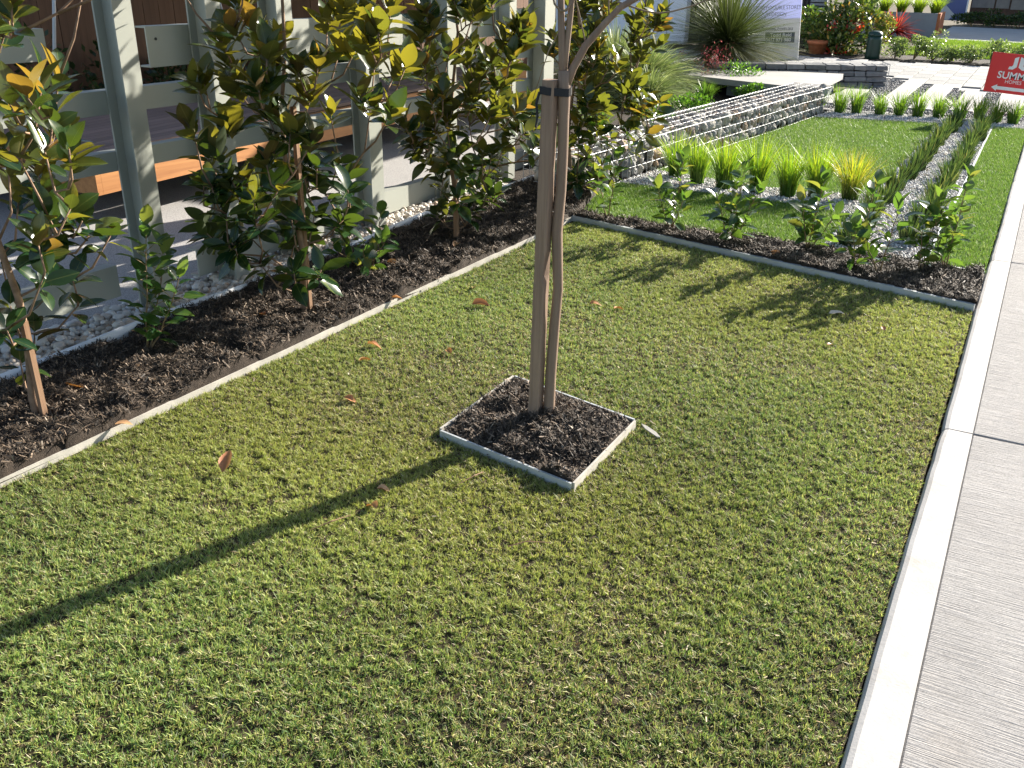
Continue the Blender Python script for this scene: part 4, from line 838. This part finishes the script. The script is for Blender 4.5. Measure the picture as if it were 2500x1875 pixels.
def bush(name, loc, rx, ry, rz, n, leaf, table, label, cat, group=None, mat='bush', stem=True, cz=None, hollow=0.55, lumps=6, accent=None):
    """leafy bush: many leaf-sized faces through an uneven crown, on a few stems"""
    t = thing(name, label, cat, (loc[0], loc[1], 0), group); cz = rz if cz is None else cz
    lc = rng.normal(0, 0.42, (lumps, 3)); lr = rng.uniform(0.45, 0.75, lumps); k = rng.integers(0, lumps, n)
    d = rng.normal(size=(n, 3)); d /= np.linalg.norm(d, axis=1)[:, None]; q = lc[k] + d * (lr[k] * (hollow + (1 - hollow) * rng.random(n)))[:, None]
    P = q * np.array([rx, ry, rz]) + np.array([0, 0, cz]); P[:, 2] = np.maximum(P[:, 2], 0.01)
    a = d + rng.normal(0, 0.7, (n, 3)) + np.array([0, 0, 0.5]); a /= np.linalg.norm(a, axis=1)[:, None]
    s = np.cross(a, rng.normal(size=(n, 3))); s /= np.linalg.norm(s, axis=1)[:, None]; L = leaf * rng.uniform(0.6, 1.2, n)[:, None]
    V = np.stack([P, P + a * L * 0.5 + s * L * 0.26, P + a * L, P + a * L * 0.5 - s * L * 0.26], 1).reshape(-1, 3)
    c = pick(n, table)
    if accent:          # coloured young growth in a few places
        for q0 in P[rng.integers(0, n, accent[0])]: m = (((P - q0) ** 2).sum(1) < (accent[1] * rng.uniform(0.5, 1)) ** 2) & (rng.random(n) < 0.75); c[m] = np.array(accent[2]) * rng.uniform(0.6, 1.2, (m.sum(), 1))
    place('foliage', np_mesh('foliage', V, np.arange(4 * n), np.arange(n) * 4, mat, np.repeat(c, 4, 0)), t)
    if stem:
        for j in range(3): e = lc[j % lumps] * np.array([rx, ry, rz]); MB().tube([(0, 0, -0.03), (e[0] * 0.5, e[1] * 0.5, cz * 0.6), (e[0], e[1], cz + e[2])], [0.012 * rz / 0.3 + 0.003, 0.008, 0.003], 5).build('stem', 'camellia_stem', t)
    return t
GM = [(4, (0.10, 0.22, 0.03)), (3, (0.16, 0.30, 0.04)), (2, (0.06, 0.15, 0.025))]
for i, (p, r, lab) in enumerate([((-3.35, 10.3), 0.17, 'low bright green mound beside the middle of the gabion wall'), ((-3.50, 9.5), 0.17, 'low bright green mound nearest the magnolias behind the gabion'), ((-3.45, 12.35), 0.24, 'larger green mound between the red flowers and the gabion end'), ((-3.05, 11.55), 0.14, 'small green mound against the far half of the gabion wall')]):
    bush('green_mound', p, r * 1.15, r * 1.15, r * 0.62, 900, 0.035, GM, lab, 'shrub', 'green mounds behind the gabion wall')
tuft('grass_tuft', (-3.20, 13.0), 260, 0.26, 1.1, 0.006, 0.06, (0.05, 0.11, 0.02), [(3, (0.18, 0.25, 0.05)), (2, (0.12, 0.18, 0.04))], 'rounded green grass clump beside the white slab', 'grass tuft', droop=0.25)
tuft('grass_tuft', (-3.55, 11.3), 200, 0.30, 0.8, 0.008, 0.07, (0.03, 0.09, 0.02), [(3, (0.12, 0.20, 0.04)), (2, (0.08, 0.15, 0.03))], 'dark green grass clump under the red flowers', 'grass tuft')
tuft('grass_tuft', (-3.75, 8.6), 260, 0.36, 0.9, 0.007, 0.08, (0.04, 0.10, 0.02), [(3, (0.16, 0.26, 0.04)), (2, (0.10, 0.17, 0.03))], 'green grass clump behind the farthest magnolia', 'grass tuft')
kp = thing('kangaroo_paw', 'plant with many small crimson tubular flowers before the grass tree', 'flower', (-3.80, 12.35, 0))
r = random.Random(9)
for j in range(13):
    a = r.uniform(0, 6.28); q = r.uniform(0.05, 0.48); h = r.uniform(0.22, 0.52); e = Vector((q * math.cos(a), q * math.sin(a), h)); st = MB().tube([(0.1 * e.x, 0.1 * e.y, 0), (0.6 * e.x, 0.6 * e.y, h * 0.6), e], [0.003, 0.0025, 0.002], 5).build('stem', 'camellia_stem', kp)
    k = 30; P = np.array([e.x, e.y, e.z]) + rng.normal(0, 1, (k, 3)) * np.array([0.04, 0.04, 0.055]); place('petals', chips('petals', 'petal', P, rng.uniform(0.015, 0.032, k), rng.uniform(0.005, 0.009, k), pick(k, [(3, (0.36, 0.05, 0.07)), (2, (0.42, 0.13, 0.13)), (1, (0.22, 0.03, 0.04))]), 0.8), st)['kind'] = 'stuff'
place('leaves', blades('leaves', 'strap', np.stack([rng.normal(0, 0.06, 160), rng.normal(0, 0.06, 160), np.zeros(160)], 1), rng.uniform(0.14, 0.28, 160), rng.uniform(0, 6.28, 160), rng.uniform(0.1, 0.9, 160), 0.010, pick(160, [(1, (0.05, 0.11, 0.025))]), pick(160, [(1, (0.12, 0.20, 0.04))]), seg=3), kp)

# ------------------------------------------------------------------ paving, slabs and stone wall beyond the back row
sheet('grey_gravel_bed', [(-2.36, 11.42), (-0.088, 11.64), (-0.088, 14.0), (-1.0, 14.0), (-2.0, 14.9), (-2.36, 13.4)], -0.004, 'aggregate')
x, y = scatter([(-2.3, 11.5), (-0.09, 11.65), (-0.09, 14.0), (-1.0, 14.0), (-1.95, 14.8), (-2.3, 13.4)], 1800); n = len(x)
tag(place('grey_gravel', stones_mesh('grey_gravel', 'stone', np.stack([x, y, rng.uniform(0, 0.012, n)], 1), rng.uniform(0.008, 0.014, n), pick(n, [(3, (0.20, 0.20, 0.20)), (2, (0.13, 0.13, 0.135)), (1, (0.36, 0.35, 0.34))]))), 'dark grey gravel between the pale stepping slabs', 'gravel', kind='stuff')
for x0, x1, ya, yb, lab in ((-2.28, -2.0, 11.75, 13.25, 'pale stepping slab beside the white slab and stone wall'), (-1.72, -1.49, 11.75, 14.78, 'longest pale stepping slab, second from the stone wall'), (-1.345, -1.085, 11.85, 14.32, 'middle pale stepping slab beyond the back row of tufts'), (-0.915, -0.665, 11.95, 13.83, 'fourth pale stepping slab, left of the red sign'), (-0.49, -0.20, 12.0, 13.86, 'pale stepping slab under the red sign beside the footpath')):
    tag(MB().box(x0, x1, ya, yb, -0.03, 0.03, 0.004).build('stepping_slab', 'pale_concrete'), lab, 'slab', 'pale stepping slabs')
pv = sheet('paved_path', [(-6.5, 15.6), (-2.75, 14.2), (-2.0, 14.92), (-1.0, 14.02), (-0.088, 14.02), (-0.088, 17.5), (-2.6, 17.3), (-6.5, 17.3)], 0.006, 'paver_joint')
PAV = [(-6.5, 15.6), (-2.75, 14.2), (-2.0, 14.92), (-1.0, 14.02), (-0.088, 14.02), (-0.088, 17.4), (-2.6, 17.2), (-6.5, 17.2)]
pm = MB().box(-0.113, 0.113, -0.235, 0.235, 0.0, 0.022, 0.003).mesh('paver', 'paver')
i = 0; X = -5.2
while X < -0.1:
    Y = 14.1 + (0.24 if i % 2 else 0)
    while Y < 17.3:
        if in_poly(np.array([X - 0.08, X + 0.08, X, X]), np.array([Y, Y, Y - 0.2, Y + 0.15]), PAV).all(): place('paver', pm, pv, Matrix.Translation((X, Y, 0.004)) @ Matrix.Rotation(random.uniform(-0.008, 0.008), 4, 'Z'))
        Y += 0.485
    X += 0.24; i += 1
tag(MB().prism([(-2.35, 11.50), (-2.35, 13.26), (-4.6, 12.75), (-4.6, 12.15)], 0.13, 0.20).build('concrete_slab', 'pale_concrete'), 'white cantilevered concrete slab at the far end of the gabion wall', 'slab')
MBs = MB().prism([(-2.43, 11.62), (-2.43, 13.16), (-3.5, 12.84), (-3.5, 12.0)], -0.05, 0.128).build('base', 'planter_grey', bpy.data.objects['concrete_slab'])
sw = thing('stone_wall', 'low dark wall of stacked ledge stones in wire behind the white slab', 'wall', (-1.89, 13.78, 0), rotz=math.atan2(-0.22, -0.47))
r = random.Random(8)
for c in range(4):
    u = 0.0
    while u < 2.2:
        L = r.uniform(0.12, 0.30); h = 0.072
        m = MB().box(0, L - 0.012, 0, 0.28, 0, h - 0.010, 0.006); m.v = [(a + r.uniform(-0.008, 0.008), b + r.uniform(-0.012, 0.012), z + r.uniform(-0.006, 0.006)) for a, b, z in m.v]
        m.build('stone', 'ledge_stone', sw, mat4=Matrix.Translation((u, -0.28, c * h))); u += L
m = MB()
for z in (0.02, 0.1, 0.19, 0.297):
    m.tube([(-0.015, -0.305, z), (-0.015, 0.02, z)], 0.004, 4); m.tube([(-0.015, 0.022, z), (2.2, 0.022, z)], 0.002, 4)
for yy in (-0.305, -0.2, -0.1, 0.02): m.tube([(-0.016, yy, 0), (-0.016, yy, 0.30)], 0.004, 4)
tag(m.build('wire_mesh', 'wire', sw), kind='stuff')

# ------------------------------------------------------------------ signs
def text(body, size, mat, parent, m4, align='CENTER', bold=0.0):
    cu = bpy.data.curves.new('lettering', 'FONT'); cu.body = body; cu.size = size; cu.align_x = align; cu.extrude = 0.0008; cu.offset = bold; cu.resolution_u = 3
    o = bpy.data.objects.new('tmp', cu); COL.objects.link(o); bpy.context.view_layer.update()
    me = bpy.data.meshes.new_from_object(o.evaluated_get(bpy.context.evaluated_depsgraph_get())); bpy.data.objects.remove(o)
    me.materials.clear(); me.materials.append(M(mat)); me.name = 'lettering'
    return place('lettering', me, parent, m4)
UP = Matrix(((1, 0, 0, 0), (0, 0, -1, 0), (0, 1, 0, 0), (0, 0, 0, 1)))      # text plane stood upright, facing -Y
rs = thing('red_sign', 'red and white directional house sign with an arrow pointing left', 'sign', (-0.321, 11.8, 0.0))
T = Matrix.Translation((0, 0, 0.46)) @ Matrix.Rotation(R(3.2), 4, 'Y')
MB().box(-0.273, 0.273, -0.003, 0.003, -0.203, 0.203).build('panel', 'sign_red', rs, mat4=T)
text('SUMMIT', 0.100, 'sign_white', rs, T @ Matrix.Translation((0.003, -0.0045, -0.052)) @ UP, bold=0.0018)
text('HOMES', 0.050, 'sign_white', rs, T @ Matrix.Translation((-0.005, -0.0045, -0.098)) @ UP)
def flat(pts, name):
    n = len(pts); MB().add([(x, -0.0035, z) for x, z in pts] + [(x, -0.0048, z) for x, z in pts], [tuple(range(n, 2 * n)), tuple(range(n - 1, -1, -1))] + [(i, (i + 1) % n, n + (i + 1) % n, n + i) for i in range(n)]).build(name, 'sign_white', rs, mat4=T)
flat([(-0.205, -0.152), (-0.150, -0.118), (-0.150, -0.136), (0.215, -0.136), (0.215, -0.170), (-0.150, -0.170), (-0.150, -0.187)], 'arrow')
flat([(-0.050, 0.160), (-0.012, 0.178), (-0.012, 0.072), (-0.044, 0.045), (-0.090, 0.045), (-0.082, 0.074), (-0.062, 0.074), (-0.050, 0.090)], 'emblem')
flat([(0.050, 0.160), (0.050, 0.090), (0.062, 0.074), (0.082, 0.074), (0.090, 0.045), (0.044, 0.045), (0.006, 0.072), (0.006, 0.178)][::1], 'emblem')
for x in (-0.13, 0.13): MB().tube([(x, 0.006, -0.02), (x, 0.006, 0.62)], 0.003, 5).build('wire_leg', 'wire', rs)

bn = thing('banner_sign', 'tall white builder banner with lettering behind the grass tree', 'sign', (-4.18, 16.5, 0.0))
T = Matrix.Rotation(R(-3.6), 4, 'Y')
MB().box(-0.505, 0.505, -0.012, 0.012, 0.0, 0.632).build('lower_panel', 'banner_low', bn, mat4=T); MB().box(-0.505, 0.505, -0.012, 0.012, 0.633, 2.0).build('upper_panel', 'banner_top', bn, mat4=T)
text('SINGLE STOREY•DOUBLE STOREY', 0.083, 'banner_text', bn, T @ Matrix.Translation((0, -0.0135, 0.775)) @ UP @ Matrix.Diagonal((0.80, 1, 1, 1)))
text('CUSTOM DESIGN', 0.083, 'banner_text', bn, T @ Matrix.Translation((0, -0.0135, 0.675)) @ UP @ Matrix.Diagonal((0.85, 1, 1, 1)))
text('newhomes.com.au', 0.088, 'banner_text', bn, T @ Matrix.Translation((0.395, -0.0135, 0.455)) @ UP, 'RIGHT', 0.001)
MB().box(-0.05, 0.43, -0.0155, -0.0122, 0.265, 0.425).build('name_box', 'banner_box', bn, mat4=T)
text('Todd Reid', 0.082, 'sign_white', bn, T @ Matrix.Translation((0.38, -0.017, 0.358)) @ UP, 'RIGHT', 0.001)
text('0417 971 980', 0.075, 'sign_white', bn, T @ Matrix.Translation((0.375, -0.017, 0.285)) @ UP, 'RIGHT', 0.001)

# ------------------------------------------------------------------ far garden
b = thing('bollard', 'dark green round topped post at the edge of the far shrub bed', 'bollard', (-2.72, 17.75, 0))
MB().lathe([(0.122, -0.03), (0.120, 0.05), (0.116, 0.30), (0.116, 0.36)], 24).build('post', 'bollard_green', b, True); MB().lathe([(0.121, 0.362), (0.120, 0.385), (0.105, 0.42), (0.07, 0.44), (0.02, 0.447)], 24).build('cap', 'bollard_green', b, True)
sheet('shrub_bed', [(-5.0, 17.45), (-2.4, 17.5), (-0.088, 17.7), (-0.088, 18.7), (-5.0, 19.2)], 0.0, 'mulch')
pot = MB().lathe([(0.13, 0.0), (0.165, 0.16), (0.185, 0.165), (0.19, 0.215), (0.165, 0.215), (0.15, 0.17)], 24).build('plant_pot', 'terracotta', smooth=True); pot.location = (-3.72, 18.1, 0); tag(pot, 'terracotta pot under the shrub with red young leaves', 'pot')
PH = [(5, (0.045, 0.085, 0.022)), (3, (0.09, 0.13, 0.03)), (2, (0.16, 0.19, 0.04)), (0.6, (0.40, 0.24, 0.06)), (0.2, (0.6, 0.58, 0.5))]  # the near-white tone paints gloss glints into the leaf colour
bush('red_tipped_shrub', (-3.35, 18.5), 0.45, 0.40, 0.62, 4200, 0.10, PH, 'tall dark shrub with red young leaves right of the banner', 'shrub', lumps=14, cz=0.5, accent=(7, 0.17, (0.60, 0.07, 0.04)))
bush('leafy_shrub', (-4.05, 18.7), 0.40, 0.35, 0.42, 2600, 0.065, [(4, (0.08, 0.15, 0.03)), (3, (0.14, 0.20, 0.04)), (2, (0.04, 0.08, 0.02)), (0.5, (0.35, 0.25, 0.05))], 'yellow green shrub behind the terracotta pot', 'shrub')
bush('leafy_shrub', (-2.75, 18.7), 0.22, 0.22, 0.32, 900, 0.06, [(3, (0.20, 0.22, 0.05)), (2, (0.30, 0.24, 0.07)), (2, (0.08, 0.12, 0.03))], 'golden shrub just behind the dark green bollard', 'shrub')
HB = [(4, (0.14, 0.20, 0.08)), (3, (0.22, 0.29, 0.11)), (2, (0.09, 0.14, 0.05)), (1, (0.36, 0.40, 0.24))]
for i in range(8):
    X = -2.40 + i * 0.30
    bush('hedge_bush', (X, 18.05 + 0.06 * (i % 2)), 0.21, 0.20, 0.14 + 0.03 * (i % 3), 1000, 0.045, HB, ('grey green low bush next to the dark green bollard' if i == 0 else nth(i) + ' grey green low bush along the far bed from the bollard'), 'shrub', 'low grey green bushes')
sheet('far_lawn', [(-2.4, 18.75), (-0.088, 18.75), (-0.088, 22.6), (-2.4, 22.6)], 0.0, 'turf_base')
x, y = scatter([(-2.4, 18.8), (-0.1, 18.8), (-0.1, 22.6), (-2.4, 22.6)], 3500); n = len(x); c = pick(n, [(3, (0.16, 0.27, 0.03)), (2, (0.22, 0.32, 0.04))])
tag(place('far_grass', blades('far_grass', 'grass', np.stack([x, y, np.zeros(n)], 1), rng.uniform(0.03, 0.06, n), rng.uniform(0, 6.28, n), 0.5, 0.012, c * 0.8, c * 1.1, seg=1)), 'bright green far lawn behind the low bushes', 'grass', kind='stuff')
sheet('concrete_pad', [(-2.38, 22.62), (0.6, 22.62), (0.6, 27.2), (-2.38, 27.2)], 0.01, 'pale_concrete')
pl = thing('raised_planter', 'grey raised planter box with an orange end full of yellow green grasses', 'planter', (-3.2, 23.75, 0))
MB().box(-1.0, 0.78, 0, 0.06, -0.05, 0.46).build('front_panel', 'planter_grey', pl); MB().box(0.782, 0.842, 0, 0.9, -0.05, 0.463).build('end_panel', 'terracotta', pl); MB().box(-1.0, 0.78, 0.062, 0.88, -0.05, 0.42).build('soil', 'mulch', pl)
for i in range(5):
    tuft('grass_tuft', (-3.95 + i * 0.36, 24.1), 240, 0.48, 0.75, 0.012, 0.08, (0.08, 0.16, 0.02), [(3, (0.32, 0.40, 0.04)), (2, (0.24, 0.34, 0.03))], nth(i) + ' yellow green tuft from the left in the raised grey planter', 'grass tuft', 'tufts in the raised planter', z=0.42)
n = 190; o = place('red_cordyline', needles('red_cordyline', np.array([0, 0, 0.1]), dirs_cone(n, -0.15, 1.45), rng.uniform(0.4, 0.72, n), 0.034, 0.22, pick(n, [(1, (0.20, 0.02, 0.03))]), pick(n, [(3, (0.42, 0.05, 0.06)), (1, (0.55, 0.22, 0.2))]), 'strap', 3)); o.location = (-3.12, 22.9, 0)
tag(o, 'spiky red cordyline in front of the grey planter', 'plant')
hd = thing('blue_hoarding', 'dark blue printed hoarding panel at the far end of the street', 'hoarding', (-2.67, 29.0, 0))
MB().box(-0.42, 0.37, 0, 0.05, 0.05, 2.0).build('panel', 'hoarding_blue', hd); MB().box(0.372, 0.405, -0.004, 0.054, 0.0, 2.02).build('edge_trim', 'white_render', hd)
MB().add([(-0.30, -0.004, 0.05), (-0.02, -0.004, 0.05), (0.12, -0.004, 0.2), (-0.12, -0.004, 0.42), (-0.22, -0.004, 0.36)], [(0, 1, 2, 3, 4)]).build('printed_shape', 'banner_low', hd)
bw = thing('brick_building', 'dark brown brick building with pale panels at the far right', 'building', (-0.6, 29.6, 0))
MB().box(-1.65, 4.0, 0, 0.3, -0.05, 3.0).build('wall', 'brick_brown', bw)
for x0, x1, z0, z1 in ((-1.62, -1.08, 0.36, 0.60), (-1.04, -0.72, 0.36, 0.58), (-0.68, 0.0, 0.34, 0.58), (-0.62, -0.05, 0.16, 0.22), (0.1, 0.7, 0.34, 0.58)): MB().box(x0, x1, -0.02, -0.002, z0, z1).build('panel', 'wall_panel', bw)
MB().box(-0.7, 4.0, -0.05, -0.003, 0.66, 1.2).build('window', 'banner_top', bw)
for i in range(6): bush('dark_hedge_plant', (-2.0 + i * 0.52, 28.0), 0.36, 0.3, 0.16, 700, 0.07, [(3, (0.03, 0.06, 0.015)), (2, (0.06, 0.09, 0.02))], nth(i) + ' dark hedge plant from the left below the brown brick building', 'hedge', 'dark hedge below the brick building')
# white building behind the fountain grasses
wb = thing('white_building', 'white rendered building with dark openings behind the fountain grasses', 'building', (-7.0, 19.0, 0))
for x0, x1 in ((-4.0, -0.43), (-0.22, 0.50)): MB().box(x0, x1, 0, 0.25, -0.05, 2.9).build('wall', 'white_render', wb)
MB().box(-0.43, 3.12, 0.26, 0.4, -0.05, 2.9).build('recess', 'dark_paint', wb)
for i in range(30): MB().box(0.56 + i * 0.075, 0.60 + i * 0.075, 0.2, 0.25, 0.0, 2.8).build('screen_slat', 'dark_paint', wb)
for i in range(12): MB().box(2.82, 3.12, 0.18, 0.258, 0.5 + i * 0.06, 0.54 + i * 0.06).build('louvre', 'planter_grey', wb)
MB().tube([(0.13, -0.004, -0.02), (0.13, -0.004, 2.9)], 0.004, 4).build('panel_joint', 'dark_paint', wb)
sheet('side_path', [(-8.5, 14.3), (-2.8, 14.22), (-6.5, 15.6), (-6.5, 18.9), (-9.5, 18.9)], 0.002, 'pale_concrete')
# dark plants along the timber wall
for i in range(7):
    bush('wall_plant', (-6.86, 5.0 + i * 0.62), 0.10, 0.36, 0.42, 520, 0.07, [(3, (0.02, 0.04, 0.012)), (2, (0.04, 0.065, 0.02))], nth(i) + ' dark leafy plant from the left against the timber cladding', 'shrub', 'dark plants along the timber wall')

# ------------------------------------------------------------------ fallen leaves and sticks
def fallen(loc, size, rz, fold, curl, label, mat='dead_leaf', tilt=0.2, z=0.022):
    size *= 1.12; z -= 0.006; tilt = min(tilt * 0.7, 0.38)
    me = leaf_mesh('dry_leaf', mat, 0.5, fold, curl, 0.035, 6, 0.85, int(abs(loc[0] * 977 + loc[1] * 131)) % 97)
    o = place('dry_leaf', me); o.matrix_basis = Matrix.Translation((loc[0], loc[1], z)) @ Matrix.Rotation(rz, 4, 'Z') @ Matrix.Rotation(-tilt, 4, 'Y') @ Matrix.Rotation(random.uniform(-0.4, 0.4), 4, 'X') @ Matrix.Diagonal((size, size, size, 1))
    tag(o, label, 'leaf', 'fallen dry leaves')
for a in [((-2.132, 1.93), 0.075, 1.9, 1.0, -0.2, 'tan curled leaf standing upright on the lawn at the lower left', 'dead_leaf', 0.9),
          ((-1.555, 2.00), 0.052, 2.8, 1.3, 0.9, 'orange curled leaf below the long trunk shadow', 'dead_leaf', 0.4), ((-1.629, 2.10), 0.045, 0.5, 0.9, 0.6, 'dark red leaf lying in the long trunk shadow', 'dead_leaf', 0.2),
          ((-2.395, 3.08), 0.060, 0.2, 0.9, 0.5, 'pale orange leaf near the edging below the second magnolia', 'dead_leaf', 0.4), ((-2.31, 2.91), 0.045, 1.2, 1.0, 0.4, 'purplish leaf just below the pale orange one', 'dead_leaf', 0.3),
          ((-2.259, 3.75), 0.080, 0.5, 1.2, 0.2, 'long tan rolled leaf on the lawn left of the stake', 'dead_leaf', 0.12), ((-2.373, 3.96), 0.045, 2.2, 0.8, 0.4, 'small red brown leaf above the long tan rolled leaf', 'dead_leaf', 0.2),
          ((-2.015, 3.17), 0.048, 2.6, 1.1, 0.3, 'orange leaf on the lawn above the tree pit', 'dead_leaf', 0.35), ((-2.146, 2.59), 0.055, 0.1, 0.7, 0.3, 'flat orange leaf half hidden in the grass left of the tree pit', 'dead_leaf', 0.1),
          ((-1.765, 4.06), 0.055, 0.4, 0.7, 0.5, 'bright orange leaf just right of the stake on the lawn', 'dead_leaf', 0.3), ((-1.63, 4.05), 0.045, 1.0, 0.8, 0.5, 'small orange leaf right of the bright one beside the stake', 'dead_leaf', 0.3),
          ((-0.70, 4.52), 0.070, 0.6, 0.5, 0.1, 'pale tan leaf among the camellia shadows', 'pale_leaf', 0.1), ((-0.427, 4.42), 0.040, 2.0, 0.6, 0.3, 'small red leaf on the lawn near the footpath', 'dead_leaf', 0.4),
          ((-0.62, 4.10), 0.032, 1.0, 0.6, 0.3, 'tiny dark red leaf on the sunny lawn below the camellia shadows', 'dead_leaf', 0.2), ((-2.579, 4.38), 0.070, 1.9, 0.9, 0.5, 'pale leaf caught on the long edging board', 'pale_leaf', 0.5, 0.045),
          ((-3.069, 2.06), 0.09, 0.4, 0.6, 0.2, 'brown leaf on the mulch right of the first magnolia trunk', 'dead_leaf', 0.15, 0.07), ((-2.955, 2.27), 0.07, 0.9, 0.9, 0.3, 'orange leaf on the mulch below the tall camellia', 'dead_leaf', 0.3, 0.07),
          ((-2.801, 2.25), 0.06, 0.2, 1.0, 0.8, 'red brown curled leaf on the mulch near the edging', 'dead_leaf', 0.4, 0.07), ((-2.676, 1.96), 0.055, 0.7, 0.6, 0.2, 'orange leaf lying on the edging at the left', 'dead_leaf', 0.1, 0.05),
          ((-2.762, 4.40), 0.075, 1.8, 0.9, 0.4, 'tan leaf on the mulch below the third magnolia', 'dead_leaf', 0.6, 0.07), ((-2.614, 3.57), 0.05, 0.6, 0.8, 0.3, 'dark red leaf against the edging below the low camellia', 'dead_leaf', 0.2, 0.05),
          ((-2.93, 3.98), 0.06, 0.3, 0.9, 0.4, 'orange leaf on the mulch beside the low spreading camellia', 'dead_leaf', 0.3, 0.07), ((-2.99, 3.05), 0.09, 0.2, 0.6, 0.2, 'brown leaf in the shade of the bushiest magnolia', 'dead_leaf', 0.1, 0.06),
          ((-1.20, 5.28), 0.075, 0.2, 0.5, 0.2, 'tan leaf on the mulch among the camellias', 'dead_leaf', 0.2, 0.05)]: fallen(*a)
for ps, lab in ((((-1.38, 2.36, 0.02), (-1.385, 2.31, 0.03), (-1.41, 2.24, 0.022)), 'thin pale stick on the grass beside the tree pit'), (((-1.10, 2.02, 0.02), (-1.06, 2.06, 0.027), (-1.0, 2.10, 0.02)), 'dry runner lying on the grass below the tree pit'), (((-1.655, 1.80, 0.02), (-1.62, 1.86, 0.03), (-1.60, 1.93, 0.02)), 'pale dry twig below the long trunk shadow')):
    tag(MB().tube(ps, [0.0014, 0.0020, 0.0010], 5).build('dry_stick', 'garden_stake'), lab, 'stick', 'dry sticks on the lawn')
o = MB().prism([(-0.055, -0.002), (-0.02, -0.010), (0.045, -0.007), (0.056, 0.002), (0.02, 0.009), (-0.03, 0.006)], 0, 0.005).build('wood_splinter', 'pale_edging'); o.location = (-1.005, 2.925, 0.014); o.rotation_euler = (0.1, 0.05, R(-32)); tag(o, 'pale wood splinter at the right corner of the tree pit', 'wood')
